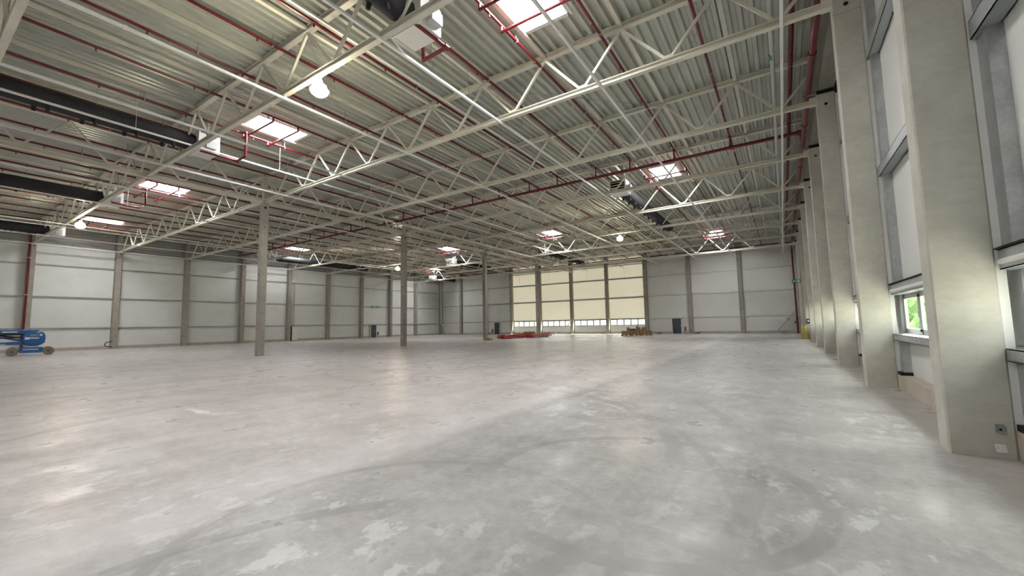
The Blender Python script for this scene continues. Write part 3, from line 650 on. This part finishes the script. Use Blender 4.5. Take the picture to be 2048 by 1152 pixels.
# ------------------------------------------------------------------ heaters with fabric ducts
def duct(x, y, L, direction, lb, zc=10.64, r=0.38):
    t = thing('air_duct', lb, 'duct', (x, y, zc), group='black fabric air ducts')
    n = max(6, int(L / 0.6)); mb = MB(); seg = 14; prof = []
    for i in range(n + 1):
        rr = r * (1.0 - (0.02 if i % 2 else 0.0)); 
        prof.append((rr, direction * L * i / n))
    vs = []; fs = []
    for rr, yy in prof:
        vs += [(rr * math.cos(2 * math.pi * j / seg), yy, rr * math.sin(2 * math.pi * j / seg)) for j in range(seg)]
    for i in range(n): fs += [(i * seg + j, i * seg + (j + 1) % seg, (i + 1) * seg + (j + 1) % seg, (i + 1) * seg + j) for j in range(seg)]
    fs += [tuple(range(seg)), tuple(range(n * seg, (n + 1) * seg))]
    obj('duct_sleeve', mb.add(vs, fs), 'black_fabric', t, smooth=True)
    for i in range(int(L / 1.3)):
        for s in (-1, 1):
            yy = direction * (1.0 + 1.3 * i); 
            obj('nozzle', MB().tube((s * 0.16, yy + s * 0.15, -r * 0.86), (s * 0.22, yy + s * 0.15, -r - 0.14), 0.075, 8, 0.055), 'black_fabric', t, smooth=True)
    for i in range(int(L / 3) + 1):
        yy = direction * (0.4 + 3 * i)
        obj('duct_hanger', MB().tube((0, yy, r - 0.02), (0, yy, ZD - zc), 0.012, 6), 'girt_steel', t)
    return t
def heater(x, y, lb, flip=1, zc=10.64):
    t = thing('unit_heater', lb, 'heater', (x, y, zc), group='ceiling unit heaters')
    obj('casing', MB().box(-0.55, 0.55, -0.42, 0.42, -0.42, 0.42).box(-0.60, 0.60, flip * 0.40, flip * 0.46, -0.47, 0.47), 'white_paint', t)
    obj('fan_grille', MB().box(-0.46, 0.46, -flip * 0.42, -flip * 0.45, -0.34, 0.34), 'dark_hole', t)
    for i in range(4): obj('grille_bar', MB().box(-0.47, 0.47, -flip * 0.45, -flip * 0.47, -0.29 + 0.17 * i, -0.25 + 0.17 * i), 'white_paint', t)
    obj('burner_box', MB().box(0.55, 0.80, -0.2, 0.22, -0.30, 0.05), 'grey_pipe', t)
    obj('flue', MB().path([(0.3, 0, 0.4), (0.3, 0, 0.75), (0.3, 0, ZD - zc)], 0.07, 10), 'white_paint', t, smooth=True)
    for sx in (-0.5, 0.5): obj('hanger', MB().tube((sx, 0, 0.4), (sx, 0, ZD - zc), 0.014, 6), 'girt_steel', t)
H = [(-8.55, 8.25, -1, 12.5, 'nearest black duct, cut by the upper edge'), (-23.15, 8.25, -1, 12.5, 'black duct by the skylight with red crossbars'), (-37.5, 8.25, -1, 12.5, 'black duct left of the middle girder'), (-53.2, 8.25, -1, 12.5, 'black duct nearest the left wall'),
     (-8.6, 26.6, 1, 14.0, 'black duct beyond the red main pipe on the right'), (-53.2, 26.4, 1, 14.0, 'long black duct along the left wall beyond the red main'),
     (-24.2, 44.3, 1, 11.5, 'black duct between the last two free-standing columns'), (-38.6, 43.8, 1, 9.5, 'black duct left of the third free-standing column'), (-53.6, 55.6, 1, 5.6, 'short black duct by the far left corner')]
for x, y, dr, L, lb in H:
    heater(x, y, 'white unit heater feeding the ' + lb.replace('long black duct along the left wall', 'black duct at left'), flip=dr)
    duct(x, y + dr * 0.44, L, dr, lb)

# ------------------------------------------------------------------ lamps
for x, y, z, lb in ((-12.3, 7.5, 9.72, 'nearest and largest glowing high-bay lamp, upper left of centre'), (-41.3, 7.5, 9.5, 'glowing warm high-bay lamp at far left by the skylight'),
                    (-12.3, 37.5, 9.72, 'glowing warm high-bay lamp right of centre before the back wall'), (-42.5, 37.5, 9.62, 'glowing warm high-bay lamp beside the second free-standing column')):
    t = thing('high_bay_lamp', lb, 'lamp', (x, y, z), group='high-bay lamps')
    obj('lamp_cap', MB().lathe([(0.001, 0.16), (0.07, 0.16), (0.10, 0.08), (0.10, 0.0), (0.13, -0.03)], 16), 'grey_pipe', t, smooth=True)
    obj('lamp_globe', MB().lathe([(0.12, -0.03), (0.22, -0.10), (0.27, -0.22), (0.26, -0.34), (0.16, -0.42), (0.001, -0.44)], 12), 'lamp_glass', t, smooth=True)
    ring = MB(); R_ = 0.30
    pts = [(R_ * math.cos(2 * math.pi * i / 20), R_ * math.sin(2 * math.pi * i / 20), -0.24) for i in range(21)]
    ring.path(pts, 0.014, 6); obj('guard_ring', ring, 'yellow', t)
    obj('hook', MB().path([(0, 0, 0.15), (0, 0, 10.0 - z)], 0.014, 6), 'galvanised', t)
    obj('cable', MB().path([(0.03, 0, 0.12), (0.09, 0.05, 0.22), (0.06, 0.03, 10.1 - z)], 0.010, 6), 'white_rail', t)

# ------------------------------------------------------------------ fittings on walls and columns
def exit_sign(x, y, z, rz, lb, hang):
    t = thing('exit_sign', lb, 'sign', (x, y, z), rz, 'green exit signs')
    obj('sign_plate', MB().box(-0.36, 0.36, -0.03, 0.03, -0.17, 0.17), 'green_sign', t)
    mk = MB(); f = -0.034
    mk.box(0.05, 0.28, f - 0.002, f + 0.006, -0.12, 0.12)
    obj('white_doorway', mk, 'white_sign', t)
    a = MB().add([(-0.30, f, 0), (-0.18, f, 0.09), (-0.18, f, 0.035), (-0.02, f, 0.035), (-0.02, f, -0.035), (-0.18, f, -0.035), (-0.18, f, -0.09)], [(0, 1, 2, 5, 6), (2, 3, 4, 5)])
    obj('white_arrow', a, 'white_sign', t)
    man = MB().ball((0.17, f - 0.006, 0.075), 0.022, 8, (1, 0.2, 1)).bar((0.165, f - 0.006, 0.05), (0.15, f - 0.006, -0.02), 0.035, 0.006).bar((0.15, f - 0.006, -0.02), (0.11, f - 0.006, -0.09), 0.02, 0.006).bar((0.15, f - 0.006, -0.02), (0.20, f - 0.006, -0.05), 0.02, 0.006).bar((0.20, f - 0.006, -0.05), (0.19, f - 0.006, -0.10), 0.02, 0.006).bar((0.16, f - 0.006, 0.035), (0.10, f - 0.006, 0.02), 0.016, 0.006)
    obj('running_figure', man, 'green_sign', t)
    if hang: obj('bracket', MB().box(-0.02, 0.02, 0.03, hang, -0.02, 0.02), 'galvanised', t)
exit_sign(1.30, YK(8) - 0.26, 5.42, 0.0, 'green running-man exit sign by the right wall beside the red riser', 0.0)
exit_sign(XLW + 0.15, 46.0, 5.17, math.pi / 2, 'green exit sign left of the pair above the left wall door', 0.0)
exit_sign(XLW + 0.15, 46.95, 5.17, math.pi / 2, 'green exit sign right of the pair above the left wall door', 0.0)
# arm carrying the right sign
t = thing('sign_arm', 'small bracket arm holding the exit sign on a right wall column', 'bracket', (XR, YK(8) - 0.2, 5.42))
obj('arm', MB().box(-0.5, 0.02, -0.03, 0.02, 0.16, 0.20), 'galvanised', t)

def extinguisher(x, y, rz, lb, bk=0.10):
    t = thing('fire_extinguisher', lb, 'extinguisher', (x, y, 0.35), rz, 'wall extinguishers')
    obj('cylinder', MB().lathe([(0.001, 0), (0.07, 0.0), (0.08, 0.03), (0.08, 0.38), (0.05, 0.44), (0.02, 0.47), (0.001, 0.47)], 12), 'extinguisher_red', t, smooth=True)
    obj('valve', MB().box(-0.02, 0.02, -0.05, 0.03, 0.47, 0.52), 'black_rubber', t)
    obj('hose', MB().path([(0.0, -0.04, 0.5), (0.09, -0.05, 0.42), (0.10, -0.03, 0.15)], 0.014, 6), 'black_rubber', t)
    obj('backplate', MB().box(-0.09, 0.09, 0.075, bk, 0.02, 0.62), 'cardboard', t)
extinguisher(-11.66, YB - 0.23, 0, 'fire extinguisher beside the dark door in the back wall, right one', 0.232)
extinguisher(XLW + 0.10, 47.05, math.pi / 2, 'fire extinguisher beside the dark door in the left wall')
extinguisher(-45.15, YB - 0.23, 0, 'fire extinguisher beside the back wall door near the left', 0.232)

for x, y, rz, ax, lb in ((-12.9, YB - 0.13, 0, 0, 'small white emergency light above the right back door'), (-43.3, YB - 0.13, 0, 0, 'small white emergency light above the left back door'), (XLW + 0.13, 46.9, math.pi / 2, 0, 'small white emergency light above the left wall door')):
    t = thing('emergency_light', lb, 'light', (x + (0.9 if rz == 0 and x > -20 else 0.0), y, 2.36), rz, 'emergency lights')
    obj('case', MB().box(-0.17, 0.17, -0.08, 0.02, -0.07, 0.07), 'white_paint', t); obj('lens', MB().box(-0.15, 0.15, -0.095, -0.078, -0.05, 0.05), 'white_sign', t)

t = thing('electrical_cabinet', 'tall pale electrical cabinet on the left wall with dark side', 'cabinet', (XLW + 0.30, 32.4, 0))
obj('body', MB().box(-0.16, 0.16, -0.42, 0.38, 0.06, 2.02), 'white_paint', t); obj('base', MB().box(-0.15, 0.15, -0.41, 0.37, 0, 0.07), 'dark_hole', t)
dr_ = obj('cabinet_door', MB().box(0.16, 0.175, -0.40, 0.36, 0.10, 1.98), 'white_paint', t); obj('handle', MB().box(0.175, 0.19, -0.34, -0.31, 0.95, 1.15), 'black_rubber', dr_)
obj('side_panel', MB().box(-0.16, 0.16, -0.44, -0.42, 0.06, 2.02), 'door_grey', t)
t = thing('cable_riser', 'pair of vertical cable conduits above the electrical cabinet', 'conduit', (XLW + 0.18, 32.3, 2.02))
for dy in (-0.12, 0.10): obj('conduit', MB().box(-0.03, 0.03, dy - 0.03, dy + 0.03, 0, 6.1), 'girt_steel', t)
obj('side_tray', MB().box(-0.05, 0.05, 0.1, 1.2, 0.10, 0.22), 'galvanised', t)
t = thing('downpipe', 'white downpipe in the far left corner with slanted lower leg', 'pipe', (-57.45, YB - 0.62, 0))
obj('pipe_run', MB().path([(0, 0, 11.3), (0, 0, 2.2), (1.35, 0.1, 0.35), (1.42, 0.12, 0.0)], 0.09, 10), 'white_paint', t, smooth=True)
for z in (3.5, 6, 8.5): obj('pipe_clip', MB().tube((0, 0, z), (0, 0, z + 0.06), 0.11, 10), 'galvanised', t)
t = thing('bracing_strut', 'slanting grey steel strut in the back right corner', 'strut', (-0.85, YB - 0.64, 0))
obj('strut', MB().bar((0, 0, 0.1), (2.25, 0, 2.75), 0.20, 0.12), 'girt_steel', t); obj('foot_plate', MB().box(-0.22, 0.18, -0.14, 0.14, 0, 0.22), 'galvanised', t)
obj('node_plate', MB().box(1.2, 1.6, -0.08, -0.06, 1.55, 1.95), 'girt_steel', t)
t = thing('bracing_strut', 'slanting pale strut across the lit back windows', 'strut', (-30.6, YB - 0.64, 0))
obj('strut', MB().bar((0, 0, 0.15), (1.7, 0, 2.25), 0.16, 0.1), 'white_paint', t); obj('foot_plate', MB().box(-0.2, 0.15, -0.12, 0.12, 0, 0.22), 'galvanised', t)

t = thing('socket_box', 'grey socket box on the nearest right column', 'socket', (2.045, YK(1) - 0.19, 0.345))
obj('case', MB().box(-0.035, 0.035, -0.03, 0.0, -0.045, 0.045), 'socket_grey', t); obj('outlet', MB().tube((0, -0.03, -0.01), (0, -0.034, -0.01), 0.014, 10), 'dark_hole', t)
t = thing('paper_note', 'crumpled white paper sheet taped low on the nearest column', 'paper', (2.03, YK(1) - 0.192, 0.115))
pv = []; n = 6
for j in range(n + 1):
    for i in range(n + 1): pv.append(((i / n - 0.5) * 0.095 + 0.012 * (1 - j / n) , -0.003 - 0.007 * random.random(), (j / n - 0.5) * 0.095))
obj('sheet', MB().add(pv, [(j * (n + 1) + i, j * (n + 1) + i + 1, (j + 1) * (n + 1) + i + 1, (j + 1) * (n + 1) + i) for j in range(n) for i in range(n)]), 'paper', t)
t = thing('call_box', 'small black control box on a far right wall column above the bollards', 'control box', (XR + 0.15, YK(7) - 0.19, 1.5))
obj('case', MB().box(-0.13, 0.13, -0.12, 0, -0.2, 0.2), 'black_rubber', t); obj('key_panel', MB().box(-0.05, 0.05, -0.125, -0.12, -0.05, 0.08), 'white_sign', t)
for x, y, lb in ((1.50, YK(7) - 0.55, 'yellow guard post right one at a far right column'), (1.28, YK(7) - 0.30, 'yellow guard post left one at a far right column')):
    t = thing('guard_post', lb, 'bollard', (x, y, 0), group='yellow guard posts')
    obj('post', MB().lathe([(0.08, 0.02), (0.08, 1.1), (0.05, 1.15), (0.001, 1.16)], 12), 'yellow', t, smooth=True); obj('base_plate', MB().box(-0.12, 0.12, -0.12, 0.12, 0, 0.025), 'yellow', t)
t = thing('column_guard', 'low yellow guard at the foot of the third free-standing column', 'guard', (XI + 0.38, YK(6) + 0.25, 0))
obj('guard_rail', MB().box(-0.12, 0.14, -0.3, 0.3, 0.06, 0.30), 'yellow', t); obj('base_plate', MB().box(-0.16, 0.18, -0.36, 0.36, 0, 0.06), 'dark_hole', t)
t = thing('cable_coil', 'black cable loop hanging low on the left wall column right of the blue lift', 'cable', (XL + 0.06, YK(2) - 0.30, 0.45))
obj('loop', MB().path([(0, 0.15, 0.35), (0.02, -0.35, 0.18), (0.02, -0.42, -0.05), (0.0, -0.25, -0.2), (0, 0.15, -0.22)], 0.04, 8), 'black_rubber', t, smooth=True)
obj('lead', MB().path([(0.0, -0.42, -0.02), (-0.3, -1.8, -0.25), (-0.35, -2.6, -0.36)], 0.018, 6), 'grey_pipe', t)

# ------------------------------------------------------------------ goods on the floor
beam = MB().box(-0.06, 0.06, -3.0, 3.0, 0, 0.14).mesh('beam_body', 'red_steel')
endc = MB().box(-0.075, 0.075, -0.02, 0.02, -0.05, 0.19).mesh('end_connector', 'red_steel')
def red_stack(cx, cy, rz, rows, cols, ln, where):
    cs, sn = math.cos(rz), math.sin(rz)
    for s in (-1, 1):
        yy = s * ln * 0.32; tag(obj('timber_bearer', MB().box(-0.75, 0.75, -0.05, 0.05, 0, 0.10), 'timber', None, (cx - sn * yy, cy + cs * yy, 0), rz), '%s timber bearer under the %s' % ('near' if s < 0 else 'far', where), 'timber', 'bearers under red beams')
    for r in range(rows):
        for c in range(cols - r):
            xx = (c - (cols - r - 1) / 2) * 0.19; sh = random.uniform(-0.35, 0.35)
            t = thing('rack_beam', 'red steel rack beam in the ' + where, 'beam', (cx + cs * xx - sn * sh, cy + sn * xx + cs * sh, 0.10 + 0.20 * r), rz, 'red rack beams in the ' + where)
            b_ = obj('beam_body', beam, None, t); b_.scale = (1, ln / 6.0, 1)
            for s in (-1, 1): obj('end_connector', endc, None, t, (0, s * ln / 2, 0.04))
red_stack(-28.75, 44.0, math.radians(10), 2, 6, 6.4, 'low stack right of the third free-standing column')
red_stack(-27.35, 47.9, math.radians(4), 2, 7, 6.0, 'taller stack with a brown box on top')
def carton(x, y, z, sx, sy, sz, rz, lb, m='cardboard', grp='brown boxes on the pallets'):
    t = thing('carton', lb, 'box', (x, y, z), rz, grp)
    obj('carton_body', MB().box(-sx / 2, sx / 2, -sy / 2, sy / 2, 0, sz), m, t)
    obj('carton_flap', MB().box(-sx / 2 - 0.005, sx / 2 + 0.005, -sy / 2, -0.008, sz, sz + 0.012), m, t)
    obj('carton_flap', MB().box(-sx / 2 - 0.005, sx / 2 + 0.005, 0.008, sy / 2, sz, sz + 0.012), m, t)
    obj('tape_strip', MB().box(-sx / 2 - 0.008, sx / 2 + 0.008, -0.03, 0.03, sz + 0.012, sz + 0.015), 'timber', t)
carton(-27.6, 46.3, 0.46, 0.9, 1.6, 0.28, 0.1, 'flat brown box lying on the taller red beam stack', grp='brown boxes on red beams')
def pallet(x, y, rz, lb, z=0):
    t = thing('pallet', lb, 'pallet', (x, y, z), rz, 'wooden pallets')
    for i in range(5): obj('deck_board', MB().box(-0.6, 0.6, -0.4 + 0.175 * i, -0.29 + 0.175 * i, 0.122, 0.144), 'timber', t)
    for i in (-1, 0, 1):
        obj('bottom_board', MB().box(-0.6, 0.6, i * 0.35 - 0.05, i * 0.35 + 0.05, 0, 0.022), 'timber', t)
        for j in (-1, 0, 1): obj('block', MB().box(j * 0.52 - 0.07, j * 0.52 + 0.07, i * 0.35 - 0.05, i * 0.35 + 0.05, 0.022, 0.1), 'timber', t)
        obj('cross_board', MB().box(i * 0.52 - 0.07, i * 0.52 + 0.07, -0.4, 0.4, 0.1, 0.122), 'timber', t)
PR = math.radians(33)
def pl(u, v): return (-15.9 + u * math.cos(PR) - v * math.sin(PR), 53.3 + u * math.sin(PR) + v * math.cos(PR))
for u, lb in ((-1.25, 'left wooden pallet under the brown boxes'), (0.05, 'middle wooden pallet under the brown boxes'), (1.35, 'right wooden pallet under the brown boxes')):
    x, y = pl(u, 0); pallet(x, y, PR, lb)
for u, v, z, sx, sy, sz, lb, m in (
    (-1.45, 0.0, 0.144, 0.62, 0.6, 0.46, 'low brown carton at the left end of the pallet pile', 'cardboard'), (-0.98, 0.0, 0.144, 0.26, 0.55, 0.92, 'tall narrow carton at the left of the pallet pile', 'cardboard'),
    (-0.45, 0.05, 0.144, 0.72, 0.62, 0.50, 'brown carton under the dark wrapped bundle', 'cardboard'), (-0.45, 0.05, 0.66, 0.6, 0.5, 0.22, 'dark wrapped bundle on the middle of the pallet pile', 'dark_wrap'),
    (0.15, 0.0, 0.144, 0.42, 0.6, 0.62, 'brown carton left of the topmost one', 'cardboard'), (0.30, 0.05, 0.78, 0.5, 0.5, 0.26, 'topmost flat carton of the pallet pile', 'cardboard'), (0.22, 0.05, 1.055, 0.14, 0.3, 0.2, 'small carton standing on top of the pallet pile', 'cardboard'),
    (0.60, 0.0, 0.144, 0.42, 0.6, 0.62, 'brown carton right of the pile middle', 'cardboard'), (1.05, 0.0, 0.144, 0.40, 0.6, 0.90, 'tall brown carton at the right of the pallet pile', 'cardboard'), (1.60, 0.0, 0.144, 0.62, 0.6, 0.48, 'low brown carton at the right end of the pallet pile', 'cardboard')):
    x, y = pl(u, v); carton(x, y, z, sx, sy, sz, PR, lb, m)
for x, y, rz, lb in ((-15.2, 61.9, 0.2, 'dark scrap sheet on the floor left of the right back door'), (-10.1, 61.9, 0.5, 'dark scrap bundle beside the back column right of the door'), (-32.0, 61.9, 0.1, 'dark scrap sheet on the floor below the back windows')):
    t = thing('scrap_sheet', lb, 'scrap', (x, y, 0), rz, 'scraps along the back wall'); obj('sheet', MB().extrude([(-0.4, 0), (0.35, 0), (0.42, 0.10), (0.1, 0.16), (-0.2, 0.06)], 1, -0.2, 0.2), 'black_rubber', t)
    obj('strap', MB().box(-0.05, 0.03, -0.21, 0.21, 0.0, 0.145), 'socket_grey', t)

# ------------------------------------------------------------------ blue boom lift
t = thing('boom_lift', 'blue articulated boom lift parked by the left wall', 'lift', (-50.0, 6.85, 0), math.radians(-7))
def wheel(y, x, lbl=None):
    wv = MB(); R_ = 0.32; wd = 0.24
    prof = [(0.15, 0.0), (R_ - 0.04, 0.0), (R_, 0.04), (R_, wd - 0.04), (R_ - 0.04, wd), (0.15, wd)]
    o = obj('wheel', MB().lathe(prof, 20), 'tyre', t, (x, y, R_), rot=(0, math.pi / 2, 0), smooth=True)
    obj('hub', MB().lathe([(0.001, 0.20), (0.10, 0.20), (0.16, 0.17), (0.16, 0.05), (0.001, 0.05)], 14), 'tyre', o, smooth=True)
    obj('hub_cap', MB().lathe([(0.001, 0.225), (0.05, 0.225), (0.055, 0.19)], 10), 'black_rubber', o, smooth=True)
for y in (-0.95, 0.93):
    for x in (0.48, -0.85): wheel(y, x)
obj('chassis', MB().extrude([(-0.55, 0.20), (0.55, 0.20), (0.62, 0.34), (0.62, 0.62), (-0.62, 0.62), (-0.62, 0.34)], 0, -0.55, 0.55), 'blue_paint', t)
obj('chassis_marking', MB().box(0.552, 0.556, -0.42, 0.38, 0.42, 0.50), 'galvanised', t)
obj('axle_beam', MB().box(-0.55, 0.5, -1.02, -0.82, 0.25, 0.48).box(-0.55, 0.5, 0.82, 1.02, 0.25, 0.48), 'dark_blue', t)
obj('slew_ring', MB().lathe([(0.001, 0.62), (0.4, 0.62), (0.4, 0.76), (0.001, 0.76)], 18), 'galvanised', t, smooth=True)
hood = []
for i in range(28):
    a = 2 * math.pi * i / 28; cx_, sz_ = math.cos(a), math.sin(a)
    hood.append((0.12 + 0.62 * (abs(cx_) ** 0.8) * (1 if cx_ > 0 else -1), 1.32 + 0.60 * (abs(sz_) ** 0.72) * (1 if sz_ > 0 else -1)))
hm = MB()
for xx, s in ((-0.55, 0.86), (-0.45, 0.97), (0.42, 0.97), (0.54, 0.90), (0.58, 0.80)):
    hm.v += [(xx, 0.12 + (a - 0.12) * s, 1.32 + (b - 1.32) * s) for a, b in hood]
for j in range(4): hm.f += [(j * 28 + i, j * 28 + (i + 1) % 28, (j + 1) * 28 + (i + 1) % 28, (j + 1) * 28 + i) for i in range(28)]
hm.f += [tuple(range(28)), tuple(range(112, 140))]
hd_ = obj('turret_hood', hm, 'blue_paint', t, smooth=True)
obj('hood_marking', MB().box(0.585, 0.59, -0.32, 0.38, 1.30, 1.38), 'white_sign', hd_)
obj('hood_marking', MB().box(0.585, 0.59, -0.36, -0.12, 1.24, 1.42), 'white_sign', hd_)
obj('hood_vent', MB().box(0.582, 0.588, -0.10, 0.28, 1.46, 1.64), 'socket_grey', hd_)
obj('hood_label', MB().box(0.582, 0.59, 0.40, 0.54, 1.52, 1.64), 'white_sign', hd_)
obj('counterweight', MB().box(-0.42, 0.42, 0.55, 0.70, 0.95, 1.6), 'dark_blue', t)
obj('upper_boom', MB().bar((0.2, 0.35, 1.83), (0.2, -4.2, 1.86), 0.24, 0.26), 'blue_paint', t)
obj('boom_marking', MB().box(0.322, 0.326, -1.5, -0.75, 1.80, 1.88), 'white_sign', t)
obj('telescopic_boom', MB().bar((0.2, -4.0, 1.86), (0.2, -5.4, 1.86), 0.17, 0.19), 'dark_blue', t)
obj('lower_boom', MB().bar((-0.05, 0.2, 0.98), (-0.05, -3.6, 0.90), 0.24, 0.24), 'blue_paint', t)
obj('lower_marking', MB().box(0.072, 0.078, -3.0, -1.3, 0.86, 0.92), 'galvanised', t)
obj('middle_link', MB().bar((0.15, -0.15, 1.08), (0.15, -2.4, 1.62), 0.13), 'dark_blue', t)
obj('middle_link', MB().bar((-0.15, -0.2, 1.45), (-0.15, -3.4, 1.32), 0.13), 'dark_blue', t)
obj('lift_cylinder', MB().tube((0.05, -0.3, 1.35), (0.05, -2.2, 1.66), 0.06, 10), 'black_rubber', t, smooth=True)
obj('boom_underside_hose', MB().path([(0.2, -0.4, 1.66), (0.2, -2.2, 1.64), (0.2, -4.0, 1.68)], 0.07, 8), 'black_rubber', t)
obj('basket', MB().box(-0.6, 0.6, -6.2, -5.5, 0.55, 0.60).box(-0.6, 0.6, -6.2, -6.17, 0.6, 1.65).box(-0.6, 0.6, -5.53, -5.5, 1.05, 1.10).box(-0.6, -0.57, -6.2, -5.5, 1.6, 1.65).box(0.57, 0.6, -6.2, -5.5, 1.6, 1.65).box(0.57, 0.6, -5.53, -5.5, 0.6, 1.65).box(-0.6, -0.57, -5.53, -5.5, 0.6, 1.65), 'blue_paint', t)
obj('jib', MB().bar((0.2, -5.35, 1.86), (0.0, -5.52, 0.9), 0.14), 'dark_blue', t)

# ------------------------------------------------------------------ outdoors: trees beyond the right windows
def tree(x, y, h, r):
    t = thing('tree', 'leafy green tree outside the right wall windows', 'tree', (x, y, -0.26), group='trees outside the windows')
    obj('trunk', MB().tube((0, 0, 0), (0.1, 0.05, h * 0.6), 0.16, 8, 0.09), 'bark', t, smooth=True)
    cr = MB()
    for i in range(34):
        a = random.uniform(0, 2 * math.pi); rr = random.uniform(0.2, 0.8) * r; zz = random.uniform(0.12, 1.0) * h
        cr.ball((rr * math.cos(a), rr * math.sin(a), zz), random.uniform(0.22, 0.42) * r, 10)
    o = obj('crown', cr, 'leaf', t)
    for v in o.data.vertices:
        v.co += Vector((random.uniform(-1, 1), random.uniform(-1, 1), random.uniform(-1, 1))) * 0.14 * r
for x, y, h, r in ((9.5, 43, 4.6, 2.0), (12.5, 51, 5, 2.4), (15, 60, 5.4, 2.6), (18.5, 68, 6, 2.8), (9.0, 34, 4.2, 1.9), (19, 51, 5.2, 2.6), (15.5, 43, 4.6, 2.3), (11.5, 65, 5.4, 2.6)): tree(x, y, h, r)
struct(obj('lawn_ground', MB().box(13, 60, -20, 90, -0.27, -0.24), 'grass'))
